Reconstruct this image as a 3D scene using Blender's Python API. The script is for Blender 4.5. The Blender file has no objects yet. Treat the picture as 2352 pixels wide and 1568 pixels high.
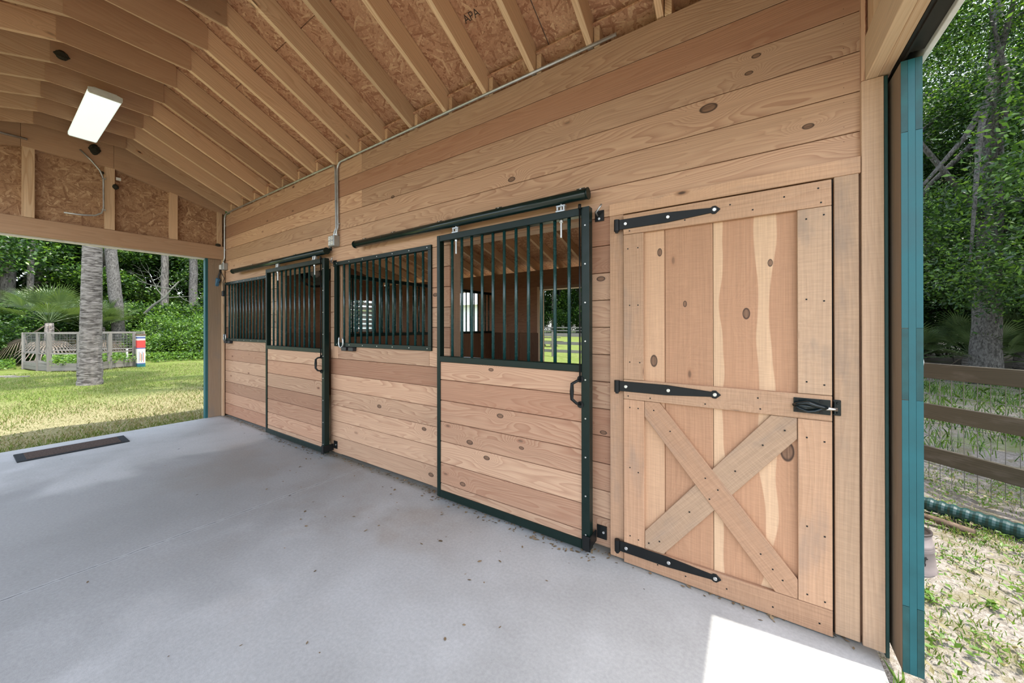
import bpy, bmesh, math, random
import numpy as np
from mathutils import Vector, Matrix
rnd = random.Random(7)
nr = np.random.default_rng(11)
SC = bpy.context.scene
COL = SC.collection
PI = math.pi
ORD = ['first','second','third','fourth','fifth','sixth','seventh','eighth','ninth','tenth','eleventh','twelfth',
       'thirteenth','fourteenth','fifteenth','sixteenth','seventeenth','eighteenth','nineteenth','twentieth']

# ------------------------------------------------------------------ materials
class NT:
    def __init__(s, name):
        s.m = bpy.data.materials.new(name); s.m.use_nodes = True
        s.t = s.m.node_tree; s.t.nodes.clear()
        s.out = s.n('ShaderNodeOutputMaterial')
        s.b = s.n('ShaderNodeBsdfPrincipled')
        s.l(s.b.outputs[0], s.out.inputs[0])
    def n(s, typ, **kw):
        nd = s.t.nodes.new(typ)
        for k, v in kw.items(): setattr(nd, k, v)
        return nd
    def l(s, a, b): s.t.links.new(a, b)
    def put(s, sock, v):
        if hasattr(v, 'is_output'): s.l(v, sock)
        else:
            if isinstance(v, (tuple, list)) and len(v) == 3 and sock.type == 'RGBA': v = (*v, 1)
            sock.default_value = v
    def math(s, op, a, b=None, c=None, clamp=False):
        nd = s.n('ShaderNodeMath', operation=op, use_clamp=clamp)
        s.put(nd.inputs[0], a)
        if b is not None: s.put(nd.inputs[1], b)
        if c is not None: s.put(nd.inputs[2], c)
        return nd.outputs[0]
    def mix(s, f, a, b, mode='MIX'):
        nd = s.n('ShaderNodeMix', data_type='RGBA', blend_type=mode)
        s.put(nd.inputs[0], f); s.put(nd.inputs[6], a); s.put(nd.inputs[7], b)
        return nd.outputs[2]
    def ss(s, v, lo, hi):
        nd = s.n('ShaderNodeMapRange', interpolation_type='SMOOTHSTEP')
        s.put(nd.inputs[0], v); nd.inputs[1].default_value = lo; nd.inputs[2].default_value = hi
        return nd.outputs[0]
    def lin(s, v, lo, hi, a, b):
        nd = s.n('ShaderNodeMapRange')
        s.put(nd.inputs[0], v)
        for i, q in enumerate((lo, hi, a, b)): nd.inputs[1 + i].default_value = q
        return nd.outputs[0]
    def comb(s, x, y, z=0.0):
        nd = s.n('ShaderNodeCombineXYZ')
        for i, q in enumerate((x, y, z)): s.put(nd.inputs[i], q)
        return nd.outputs[0]
    def noise(s, vec, scale, detail=2.0, rough=0.5, dist=0.0):
        nd = s.n('ShaderNodeTexNoise')
        s.put(nd.inputs['Vector'], vec); nd.inputs['Scale'].default_value = scale
        nd.inputs['Detail'].default_value = detail; nd.inputs['Roughness'].default_value = rough
        nd.inputs['Distortion'].default_value = dist
        return nd.outputs[0]
    def vor(s, vec, scale, dim='3D', feature='F1', rand=1.0):
        nd = s.n('ShaderNodeTexVoronoi', voronoi_dimensions=dim, feature=feature)
        s.put(nd.inputs['Vector'], vec); nd.inputs['Scale'].default_value = scale
        nd.inputs['Randomness'].default_value = rand
        return nd
    def uv(s, layer='UVMap'):
        nd = s.n('ShaderNodeUVMap', uv_map=layer); sp = s.n('ShaderNodeSeparateXYZ')
        s.l(nd.outputs[0], sp.inputs[0])
        return sp.outputs[0], sp.outputs[1]
    def pos(s):
        return s.n('ShaderNodeNewGeometry').outputs['Position']
    def bump(s, h, strength=0.3, dist=0.01):
        nd = s.n('ShaderNodeBump'); nd.inputs['Strength'].default_value = strength
        nd.inputs['Distance'].default_value = dist
        s.put(nd.inputs['Height'], h); s.l(nd.outputs[0], s.b.inputs['Normal'])
    def fin(s, color=None, rough=None, metal=None, spec=None):
        if color is not None: s.put(s.b.inputs['Base Color'], color)
        if rough is not None: s.put(s.b.inputs['Roughness'], rough)
        if metal is not None: s.put(s.b.inputs['Metallic'], metal)
        if spec is not None: s.put(s.b.inputs['Specular IOR Level'], spec)
        return s.m

def srgb(r, g, b):
    f = lambda c: (c / 255 / 12.92) if c / 255 <= 0.04045 else ((c / 255 + 0.055) / 1.055) ** 2.4
    return (f(r), f(g), f(b))

def wood(name, early, late, knot=(0.05, 0.025, 0.015), rings=62.0, wob=7.0, knots=0.45, late_amt=0.75, red=0.25, saw=0.0, sap=None, gray=0.0, var=0.22, rough=0.62, eyes=(), horiz=True):
    t = NT(name)
    u, v = t.uv(); tx, ty = t.uv('Tint')
    n1 = t.noise(t.comb(t.math('MULTIPLY', u, 0.75), t.math('MULTIPLY', v, 6.0), t.math('MULTIPLY', tx, 31.0)), 1.0, 2.0, 0.45)
    vo = t.vor(t.comb(t.math('MULTIPLY', u, 1.25), t.math('MULTIPLY', v, 3.1)), 1.0, '2D')
    sc = t.n('ShaderNodeSeparateColor'); t.l(vo.outputs['Color'], sc.inputs[0])
    on = t.math('LESS_THAN', sc.outputs[0], knots)
    d = vo.outputs['Distance']
    g = t.math('MULTIPLY', t.math('EXPONENT', t.math('MULTIPLY', t.math('MULTIPLY', d, d), -42.0)), on)
    # particular knots of these boards, at their own places
    eye = None; core = None
    if eyes:
        es = t.n('ShaderNodeSeparateXYZ'); t.l(t.pos(), es.inputs[0])
        for ex, ez, er in eyes:
            dx = t.math('SUBTRACT', es.outputs[0], ex); dz = t.math('SUBTRACT', es.outputs[2], ez)
            sx, sz = (0.55, 1.0) if horiz else (1.0, 0.55)
            q = t.math('ADD', t.math('POWER', t.math('ABSOLUTE', t.math('MULTIPLY', dx, sx / er)), 2.0), t.math('POWER', t.math('ABSOLUTE', t.math('MULTIPLY', dz, sz / er)), 2.0))
            eye = q if eye is None else t.math('MINIMUM', eye, q)
        core = t.ss(eye, 0.85, 0.55); rim = t.ss(eye, 0.22, 0.55)
        eye = t.math('EXPONENT', t.math('MULTIPLY', eye, -0.16))
        g = t.math('MAXIMUM', g, eye)
    ring = t.math('ADD', t.math('ADD', t.math('MULTIPLY', v, rings), t.math('MULTIPLY', n1, wob * 2)), t.math('MULTIPLY', g, 7.0))
    s1 = t.math('FRACT', ring)
    s1 = t.math('POWER', s1, 1.7)
    s1 = t.math('MULTIPLY', s1, t.ss(t.math('FRACT', ring), 1.0, 0.9))
    n2 = t.noise(t.comb(t.math('MULTIPLY', u, 3.0), t.math('MULTIPLY', v, 160.0), tx), 1.0, 3.0, 0.6)
    n3 = t.noise(t.comb(t.math('MULTIPLY', u, 0.5), t.math('MULTIPLY', v, 3.0), t.math('MULTIPLY', ty, 17.0)), 1.0, 2.0, 0.5)
    amt = t.math('MULTIPLY', s1, t.lin(n3, 0.3, 0.7, late_amt * 0.35, late_amt))
    col = t.mix(amt, early, late)
    if sap is not None:
        # pale sapwood streaks of the wide board, running up the door with wavy edges
        sp = t.n('ShaderNodeSeparateXYZ'); t.l(t.pos(), sp.inputs[0]); X, Z = sp.outputs[0], sp.outputs[2]
        w1 = t.math('MULTIPLY', t.math('SUBTRACT', t.noise(t.comb(0.0, 0.0, Z), 2.2, 1.0, 0.4), 0.5), 0.11)
        w2 = t.math('MULTIPLY', t.math('SUBTRACT', t.noise(t.comb(3.0, 1.0, Z), 1.7, 1.0, 0.4), 0.5), 0.24)
        w3 = t.math('MULTIPLY', t.math('SUBTRACT', t.noise(t.comb(7.0, 5.0, Z), 1.9, 1.0, 0.4), 0.5), 0.20)
        a1 = t.math('MULTIPLY', t.ss(X, -0.166, -0.161), t.ss(t.math('ADD', X, w1), -0.113, -0.118))
        a2 = t.math('MULTIPLY', t.ss(t.math('ADD', X, w2), 0.036, 0.042), t.ss(t.math('ADD', X, w3), 0.125, 0.118))
        a3 = t.math('MULTIPLY', t.ss(X, -0.535, -0.53), t.ss(X, -0.412, -0.417))
        col = t.mix(t.math('MULTIPLY', t.math('MAXIMUM', t.math('MAXIMUM', a1, a2), t.math('MULTIPLY', a3, 0.5)), 0.85), col, (0.60, 0.40, 0.245))
    col = t.mix(t.math('MULTIPLY', t.ss(ty, 0.55, 0.95), red), col, t.mix(1.0, late, (0.9, 0.78, 0.72), 'MULTIPLY'))
    br = t.math('ADD', t.lin(tx, 0, 1, 1 - var, 1 + var * 0.6), t.lin(n2, 0.3, 0.7, -0.10, 0.08))
    if saw > 0:
        sw = t.noise(t.comb(t.math('MULTIPLY', u, 170.0), t.math('MULTIPLY', v, 14.0), t.math('MULTIPLY', tx, 5.0)), 1.0, 2.0, 0.5)
        br = t.math('ADD', br, t.lin(sw, 0.3, 0.7, -saw, saw * 0.7))
    br = t.comb(br, br, br)
    col = t.mix(1.0, col, br, 'MULTIPLY')
    if gray > 0:
        gn = t.noise(t.comb(t.math('MULTIPLY', u, 2.2), t.math('MULTIPLY', v, 7.0), t.math('MULTIPLY', tx, 3.0)), 1.0, 4.0, 0.6)
        col = t.mix(t.math('MULTIPLY', t.ss(gn, 0.5, 0.75), gray), col, (0.19, 0.16, 0.135))
    kc = t.math('MULTIPLY', t.ss(d, 0.062, 0.038), on)
    kc = t.math('MULTIPLY', kc, t.lin(sc.outputs[1], 0, 1, 0.35, 1.0))
    col = t.mix(kc, col, t.mix(t.ss(d, 0.04, 0.012), late, knot))
    if eyes: col = t.mix(t.math('MULTIPLY', core, 0.92), col, t.mix(rim, t.mix(t.ss(n2, 0.35, 0.6), (0.10, 0.052, 0.03), (0.20, 0.11, 0.065)), (0.028, 0.015, 0.010)))
    h = t.math('ADD', t.math('MULTIPLY', n2, 0.5), t.math('MULTIPLY', s1, -0.2))
    if saw > 0: h = t.math('ADD', h, t.math('MULTIPLY', sw, 1.2))
    t.bump(h, 0.25, 0.004)
    return t.fin(col, rough, spec=0.3)

M = {}
M['wall_pine'] = wood('wall pine', (0.535, 0.338, 0.215), (0.31, 0.148, 0.088), rings=36, wob=8.5, knots=0.30, red=0.6, late_amt=0.95, eyes=[(-.185, 2.70, .030), (-1.519, 2.606, .022), (.038, 2.901, .014), (.005, 2.822, .013), (.249, 2.461, .016), (-2.939, 2.76, .018), (-3.156, .654, .022), (-2.494, .526, .02), (-2.404, .125, .022), (-.811, 1.785, .02), (-.796, .772, .016), (-2.346, 1.757, .02), (-1.648, 1.139, .016), (-1.373, .589, .014), (-1.692, .452, .02), (-1.863, .542, .022), (-1.563, .796, .02), (-1.938, .189, .02)])
M['rafter_pine'] = wood('rafter pine', (0.70, 0.495, 0.315), (0.48, 0.27, 0.145), rings=42, wob=7, knots=0.12, red=0.2, late_amt=0.85)
M['gusset'] = wood('gusset plywood', (0.47, 0.30, 0.185), (0.36, 0.205, 0.115), rings=22, wob=6, knots=0.15, red=0.1, late_amt=0.5)
M['door_cedar'] = wood('door cedar', (0.50, 0.305, 0.185), (0.37, 0.205, 0.115), rings=40, wob=4, knots=0.3, red=0.3, late_amt=0.55, saw=0.07, gray=0.4)
M['door_panel'] = wood('door panel cedar', (0.435, 0.238, 0.135), (0.36, 0.18, 0.098), rings=40, wob=4, knots=0.4, red=0.1, late_amt=0.4, saw=0.06, sap=True, var=0.10, eyes=[(-.009, 1.537, .020), (.094, 1.795, .013), (-.303, 1.599, .012), (.161, .842, .034), (-.473, 1.263, .024), (-.439, 1.911, .016)], horiz=False)
M['door_stile'] = wood('door stile oak', (0.455, 0.30, 0.19), (0.35, 0.21, 0.125), rings=45, wob=4, knots=0.3, red=0.2, late_amt=0.4, saw=0.08, gray=0.5, var=0.15)
M['post'] = wood('post wood', (0.54, 0.36, 0.235), (0.42, 0.25, 0.15), rings=50, wob=4, knots=0.35, red=0.2, late_amt=0.4, saw=0.05, gray=0.35)
M['header'] = wood('header pine', (0.70, 0.52, 0.34), (0.50, 0.30, 0.16), rings=70, wob=6, knots=0.1, red=0.1, late_amt=0.7)
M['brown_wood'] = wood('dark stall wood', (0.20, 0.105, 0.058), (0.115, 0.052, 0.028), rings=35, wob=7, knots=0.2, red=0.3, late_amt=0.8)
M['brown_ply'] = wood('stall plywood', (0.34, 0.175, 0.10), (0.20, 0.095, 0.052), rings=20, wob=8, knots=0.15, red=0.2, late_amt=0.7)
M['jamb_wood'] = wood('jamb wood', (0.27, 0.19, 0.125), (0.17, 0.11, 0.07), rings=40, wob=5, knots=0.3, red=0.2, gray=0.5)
M['fence_wood'] = wood('weathered fence wood', (0.085, 0.072, 0.048), (0.045, 0.038, 0.026), rings=60, wob=5, knots=0.3, red=0.0, late_amt=0.9, gray=0.5)
M['pen_wood'] = wood('silvered pen wood', (0.20, 0.185, 0.165), (0.11, 0.098, 0.085), rings=50, wob=5, knots=0.3, red=0.0, late_amt=0.8)

def osb(name, base, dark, light):
    t = NT(name)
    u, v = t.uv(); tx, ty = t.uv('Tint')
    best = None; shade = None
    wv = t.n('ShaderNodeTexNoise'); t.put(wv.inputs['Vector'], t.comb(u, v, 0.0)); wv.inputs['Scale'].default_value = 2.5
    for i, ang in enumerate((0.2, 0.95, 1.75, 2.6)):
        ca, sa = math.cos(ang), math.sin(ang)
        uu = t.math('ADD', t.math('MULTIPLY', u, ca), t.math('MULTIPLY', v, sa))
        vv = t.math('ADD', t.math('MULTIPLY', u, -sa), t.math('MULTIPLY', v, ca))
        wob = t.math('MULTIPLY', wv.outputs[0], 0.03)
        vo = t.vor(t.comb(t.math('MULTIPLY', t.math('ADD', uu, wob), 11.0), t.math('MULTIPLY', t.math('ADD', vv, wob), 58.0), float(i) * 3.7), 1.0)
        sp = t.n('ShaderNodeSeparateColor'); t.l(vo.outputs['Color'], sp.inputs[0])
        if best is None: best, shade = sp.outputs[0], sp.outputs[1]
        else:
            gt = t.math('GREATER_THAN', sp.outputs[0], best)
            shade = t.math('ADD', t.math('MULTIPLY', gt, sp.outputs[1]), t.math('MULTIPLY', t.math('SUBTRACT', 1.0, gt), shade))
            best = t.math('MAXIMUM', best, sp.outputs[0])
    n2 = t.noise(t.comb(u, v, 0.0), 1.6, 3, 0.6)
    col = t.mix(t.ss(shade, 0.0, 0.55), dark, base)
    col = t.mix(t.math('MULTIPLY', t.ss(shade, 0.74, 1.0), 0.8), col, light)
    col = t.mix(t.lin(n2, 0.35, 0.7, 0.0, 0.35), col, dark)
    fine = t.noise(t.comb(u, v, 0.0), 90.0, 2, 0.6)
    br = t.lin(fine, 0.25, 0.75, 0.8, 1.15)
    col = t.mix(1.0, col, t.comb(br, br, br), 'MULTIPLY')
    pit = t.vor(t.comb(u, v, 0.0), 22.0)
    col = t.mix(t.math('MULTIPLY', t.ss(pit.outputs['Distance'], 0.10, 0.05), 0.8), col, (0.06, 0.03, 0.02))
    t.bump(t.math('ADD', shade, t.math('MULTIPLY', fine, 0.5)), 0.25, 0.003)
    return t.fin(col, 0.7, spec=0.25)
M['osb_roof'] = osb('roof strand board', (0.52, 0.295, 0.18), (0.33, 0.155, 0.088), (0.68, 0.455, 0.28))
M['osb_gable'] = osb('gable strand board', (0.43, 0.26, 0.15), (0.27, 0.145, 0.08), (0.63, 0.44, 0.27))

def concrete():
    t = NT('concrete floor')
    p = t.pos(); sp = t.n('ShaderNodeSeparateXYZ'); t.l(p, sp.inputs[0])
    x, y = sp.outputs[0], sp.outputs[1]
    big = t.noise(p, 0.55, 4, 0.55, 0.4); mid = t.noise(p, 2.3, 4, 0.6, 0.3); fine = t.noise(p, 60, 3, 0.6)
    speck = t.noise(p, 380, 1, 0.5)
    col = t.mix(t.ss(big, 0.38, 0.66), (0.43, 0.437, 0.428), (0.315, 0.318, 0.308))
    col = t.mix(t.math('MULTIPLY', t.ss(mid, 0.45, 0.7), 0.35), col, (0.50, 0.508, 0.505))
    # old damp and rust stain along the stall fronts
    dist = t.math('ADD', y, t.math('MULTIPLY', t.math('SUBTRACT', mid, 0.5), 1.6))
    rust = t.math('MULTIPLY', t.ss(t.noise(t.comb(t.math('MULTIPLY', x, 0.9), y, 3.0), 1.1, 4, 0.6), 0.44, 0.66), t.ss(dist, -1.9, -0.7))
    rust = t.math('MULTIPLY', rust, t.math('MULTIPLY', t.ss(x, -5.9, -4.6), t.ss(x, -1.2, -2.4)))
    col = t.mix(t.math('MULTIPLY', rust, 0.7), col, (0.285, 0.24, 0.19))
    wet = t.math('MULTIPLY', t.ss(t.math('ADD', x, t.math('MULTIPLY', big, 2.2)), -4.35, -4.1), t.ss(t.math('ADD', x, t.math('MULTIPLY', mid, 1.6)), -1.0, -2.6))
    col = t.mix(t.math('MULTIPLY', wet, 0.62), col, (0.22, 0.225, 0.22))
    # saw-cut joint
    jd = t.math('ABSOLUTE', t.math('ADD', x, t.math('ADD', 3.35, t.math('MULTIPLY', t.math('SUBTRACT', t.noise(p, 9, 3, 0.6), 0.5), 0.03))))
    jn = t.noise(p, 14, 3, 0.7)
    col = t.mix(t.math('MULTIPLY', t.ss(jd, 0.010, 0.003), t.ss(jn, 0.35, 0.6)), col, (0.16, 0.165, 0.165))
    col = t.mix(t.math('MULTIPLY', t.math('MULTIPLY', t.ss(jd, 0.022, 0.008), t.ss(jd, 0.004, 0.009)), 0.4), col, (0.55, 0.57, 0.58))
    br = t.math('ADD', t.lin(fine, 0.3, 0.7, 0.9, 1.08), t.lin(speck, 0.3, 0.75, -0.06, 0.06))
    col = t.mix(1.0, col, t.comb(br, br, br), 'MULTIPLY')
    vo = t.vor(p, 3.1); col = t.mix(t.ss(vo.outputs['Distance'], 0.045, 0.02), col, (0.09, 0.08, 0.07))
    # grime line under the planks
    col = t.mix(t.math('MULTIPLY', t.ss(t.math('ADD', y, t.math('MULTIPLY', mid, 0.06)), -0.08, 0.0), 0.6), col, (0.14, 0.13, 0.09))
    t.bump(t.math('ADD', fine, t.math('MULTIPLY', speck, 0.5)), 0.15, 0.004)
    return t.fin(col, t.lin(mid, 0.3, 0.7, 0.5, 0.7), spec=0.35)
M['concrete'] = concrete()

def simple(name, col, rough=0.5, metal=0.0, spec=0.5, var=0.12, scale=18.0, bump=0.0, emit=None):
    t = NT(name)
    n = t.noise(t.pos(), scale, 4, 0.6)
    k = t.lin(n, 0.3, 0.7, 1 - var, 1 + var)
    c = t.mix(1.0, col, t.comb(k, k, k), 'MULTIPLY')
    if bump: t.bump(n, bump, 0.01)
    t.fin(c, t.lin(n, 0.3, 0.7, max(0.05, rough - 0.06), min(1, rough + 0.06)), metal, spec)
    if emit:
        t.b.inputs['Emission Color'].default_value = (*emit[0], 1); t.b.inputs['Emission Strength'].default_value = emit[1]
    return t.m
M['frame'] = simple('green black enamel', (0.0035, 0.013, 0.010), 0.38, 0.0, 0.28, 0.1)
M['bar'] = simple('dark green bar enamel', (0.011, 0.047, 0.045), 0.25, 0.0, 0.5, 0.1)
M['track'] = simple('track enamel', (0.004, 0.016, 0.014), 0.22, 0.0, 0.45, 0.1)
M['iron'] = simple('black iron', (0.006, 0.007, 0.007), 0.45, 0.0, 0.28, 0.2)
M['galv'] = simple('galvanised steel', (0.50, 0.53, 0.54), 0.38, 0.85, 0.5, 0.15)
M['zinc'] = simple('zinc bolt', (0.60, 0.60, 0.57), 0.35, 0.8)
M['steel'] = simple('bright steel latch', (0.72, 0.74, 0.76), 0.18, 1.0)
M['latch_iron'] = simple('latch enamel', (0.007, 0.013, 0.014), 0.22, 0.2, 0.5)
M['teal'] = simple('teal paint', (0.006, 0.090, 0.104), 0.5, 0.0, 0.5, 0.15, 6.0)
M['teal_green'] = simple('worn teal paint', (0.010, 0.066, 0.068), 0.55, 0.0, 0.45, 0.35, 9.0)
M['teal_dark'] = simple('green trim paint', (0.010, 0.048, 0.043), 0.5, 0.0, 0.5, 0.2)
M['white'] = simple('white paint', (0.74, 0.76, 0.74), 0.5)
M['white_metal'] = simple('white enamel', (0.62, 0.66, 0.63), 0.4)
M['track_cover'] = simple('track cover', (0.028, 0.026, 0.022), 0.35, 0.2, 0.5, 0.15)
M['outlet'] = simple('outlet plastic', (0.72, 0.72, 0.68), 0.4)
M['box_gray'] = simple('cast box', (0.36, 0.37, 0.36), 0.5, 0.5)
M['black'] = simple('black plastic', (0.014, 0.015, 0.017), 0.45)
M['blue_plug'] = simple('blue plug', (0.05, 0.13, 0.21), 0.35)
M['mud'] = simple('mud nest', (0.040, 0.038, 0.028), 0.95, 0, 0.1, 0.3, 60, 0.8)
M['rubber'] = simple('mat rim rubber', (0.022, 0.026, 0.028), 0.85, 0, 0.2, 0.3, 40, 0.5)
M['mat_pile'] = simple('mat pile', (0.075, 0.055, 0.045), 0.95, 0, 0.1, 0.5, 70, 0.8)
M['wire'] = simple('fence wire', (0.16, 0.16, 0.15), 0.5, 0.6)
M['pipe_green'] = simple('drain pipe green', (0.005, 0.034, 0.030), 0.38, 0, 0.5, 0.2)
M['can'] = simple('pinkish gray enamel', (0.20, 0.165, 0.158), 0.45, 0, 0.4, 0.1)
M['can_dark'] = simple('dark brown rim', (0.035, 0.025, 0.022), 0.5)
M['stick'] = simple('dead wood', (0.12, 0.085, 0.06), 0.9, 0, 0.1, 0.4, 30, 0.6)
M['litter'] = simple('dry leaf bits', (0.20, 0.145, 0.085), 0.9, 0, 0.1, 0.6, 14)
M['red'] = simple('red paint', (0.55, 0.04, 0.035), 0.5)
M['blue'] = simple('blue paint', (0.05, 0.08, 0.22), 0.5)
M['cream'] = simple('cream paint', (0.62, 0.57, 0.44), 0.6)
M['house_white'] = simple('white siding', (0.74, 0.77, 0.78), 0.6)
M['roof_gray'] = simple('gray shingles', (0.16, 0.16, 0.16), 0.8)
M['ink'] = simple('stamp ink', (0.045, 0.030, 0.025), 0.9)
M['paper'] = simple('paper label', (0.72, 0.72, 0.68), 0.7)
M['diffuser'] = simple('light diffuser', (0.80, 0.84, 0.80), 0.4, 0, 0.4, 0.04, 5, 0, ((0.86, 1.0, 0.92), 0.30))
M['reflector'] = simple('shavings bedding', (0.66, 0.55, 0.38), 0.95, 0, 0.1, 0.2, 40)  # pale surface for bouncing light up inside the stalls
M['fan_metal'] = simple('fan black', (0.015, 0.015, 0.016), 0.4)

def bark(name, a, b, sx, sz, bump=0.9):
    t = NT(name); p = t.pos()
    mp = t.n('ShaderNodeMapping'); t.l(p, mp.inputs[0]); mp.inputs['Scale'].default_value = (sx, sx, sz)
    n = t.noise(mp.outputs[0], 1.0, 5, 0.65, 0.6); n2 = t.noise(p, 3.0, 3, 0.5)
    c = t.mix(t.ss(n, 0.35, 0.65), a, b)
    c = t.mix(t.math('MULTIPLY', t.ss(n2, 0.5, 0.7), 0.4), c, b)
    t.bump(n, bump, 0.04)
    return t.fin(c, 0.9, spec=0.15)
M['palm_bark'] = bark('palm bark', (0.055, 0.047, 0.042), (0.27, 0.245, 0.225), 5.0, 26.0)
M['bark'] = bark('tree bark', (0.055, 0.05, 0.045), (0.20, 0.185, 0.165), 14.0, 3.5)
M['bark_pale'] = bark('lichen bark', (0.05, 0.046, 0.042), (0.16, 0.152, 0.14), 26.0, 12.0)

def leafmat(name, c1, c2, trans=0.35, rough=0.42):
    t = NT(name)
    tx, ty = t.uv('Tint')
    n = t.noise(t.pos(), 0.9, 2, 0.5)
    c = t.mix(t.math('MULTIPLY', t.math('ADD', tx, n), 0.5), c1, c2)
    t.fin(c, rough, spec=0.45)
    tr = t.n('ShaderNodeBsdfTranslucent'); t.l(t.mix(1.0, c, (1.3, 1.35, 0.55), 'MULTIPLY'), tr.inputs[0])
    ad = t.n('ShaderNodeMixShader'); ad.inputs[0].default_value = trans
    t.l(t.b.outputs[0], ad.inputs[1]); t.l(tr.outputs[0], ad.inputs[2]); t.l(ad.outputs[0], t.out.inputs[0])
    return t.m
M['leaf_dark'] = leafmat('shaded leaves', (0.006, 0.024, 0.007), (0.024, 0.060, 0.014))  # colour darkened to paint the shaded gaps between leaf clumps
M['leaf_mid'] = leafmat('mid leaves', (0.018, 0.058, 0.012), (0.062, 0.135, 0.024))
M['leaf_light'] = leafmat('bright leaves', (0.070, 0.165, 0.022), (0.18, 0.30, 0.05))  # paints sunlit clumps in tree crowns; plain bright green on weeds
M['leaf_palm'] = leafmat('palmetto blades', (0.035, 0.075, 0.025), (0.13, 0.18, 0.065), 0.25)
M['leaf_dead'] = leafmat('dead frond', (0.13, 0.10, 0.075), (0.22, 0.175, 0.13), 0.2)
M['moss'] = leafmat('hanging moss', (0.085, 0.09, 0.075), (0.17, 0.175, 0.145), 0.3, 0.9)
M['grass'] = leafmat('grass blades', (0.070, 0.125, 0.020), (0.21, 0.24, 0.055), 0.3, 0.6)
M['grass_dry'] = leafmat('straw blades', (0.22, 0.19, 0.095), (0.36, 0.31, 0.18), 0.25, 0.7)
M['grass_fresh'] = leafmat('fresh weeds', (0.055, 0.13, 0.016), (0.17, 0.27, 0.045), 0.35, 0.5)

def groundmat():
    t = NT('lawn and sand'); p = t.pos()
    sp = t.n('ShaderNodeSeparateXYZ'); t.l(p, sp.inputs[0]); x, y = sp.outputs[0], sp.outputs[1]
    n1 = t.noise(p, 0.45, 4, 0.6); n2 = t.noise(p, 5.0, 5, 0.65); n3 = t.noise(p, 45.0, 3, 0.65)
    green = t.mix(t.ss(n3, 0.3, 0.7), (0.06, 0.105, 0.02), (0.165, 0.195, 0.045))
    straw = t.mix(t.ss(n3, 0.3, 0.7), (0.17, 0.145, 0.07), (0.38, 0.33, 0.20))
    dry = t.math('MULTIPLY', t.math('MULTIPLY', t.ss(t.math('ADD', x, t.math('MULTIPLY', n1, 5.0)), -11.5, -7.2), t.ss(y, 8.0, 5.0)), 0.8)
    lawn = t.mix(t.math('MAXIMUM', dry, t.math('MULTIPLY', t.ss(n2, 0.5, 0.68), 0.45)), green, straw)
    deep = t.math('MULTIPLY', t.ss(t.math('ADD', x, n1), -7.9, -7.6), t.ss(x, -6.0, -7.3))
    sand = t.mix(t.ss(n3, 0.3, 0.7), (0.17, 0.147, 0.122), (0.31, 0.278, 0.245))
    sand = t.mix(t.math('MULTIPLY', t.ss(n2, 0.5, 0.62), 0.75), sand, (0.17, 0.15, 0.085))
    sand = t.mix(t.math('MULTIPLY', t.ss(n1, 0.52, 0.62), 0.6), sand, (0.13, 0.17, 0.04))
    right = t.math('MULTIPLY', t.ss(x, -0.6, 0.1), 1.0)
    duff = t.mix(t.ss(n2, 0.35, 0.65), (0.055, 0.05, 0.025), (0.10, 0.12, 0.03))
    wood_ = t.math('MULTIPLY', t.ss(t.math('ADD', x, t.math('MULTIPLY', n1, 3.0)), -20.5, -23.5), t.ss(y, 9.0, 7.0))
    c = t.mix(right, lawn, sand)
    back = t.math('MULTIPLY', t.ss(y, 2.9, 3.1), t.ss(t.math('ADD', y, t.math('MULTIPLY', n1, 6.0)), 15.0, 10.0))  # pale dry ground, made lighter to bounce sun up under the stall roof
    c = t.mix(t.math('MULTIPLY', t.math('MULTIPLY', back, t.ss(x, 0.4, -0.4)), t.ss(x, -14.0, -9.0)), c, t.mix(t.ss(n3, 0.3, 0.7), (0.30, 0.27, 0.18), (0.48, 0.44, 0.33)))
    c = t.mix(wood_, c, duff)
    t.bump(t.math('ADD', n3, n2), 0.6, 0.03)
    return t.fin(c, 0.95, spec=0.1)
M['ground'] = groundmat()

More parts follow.
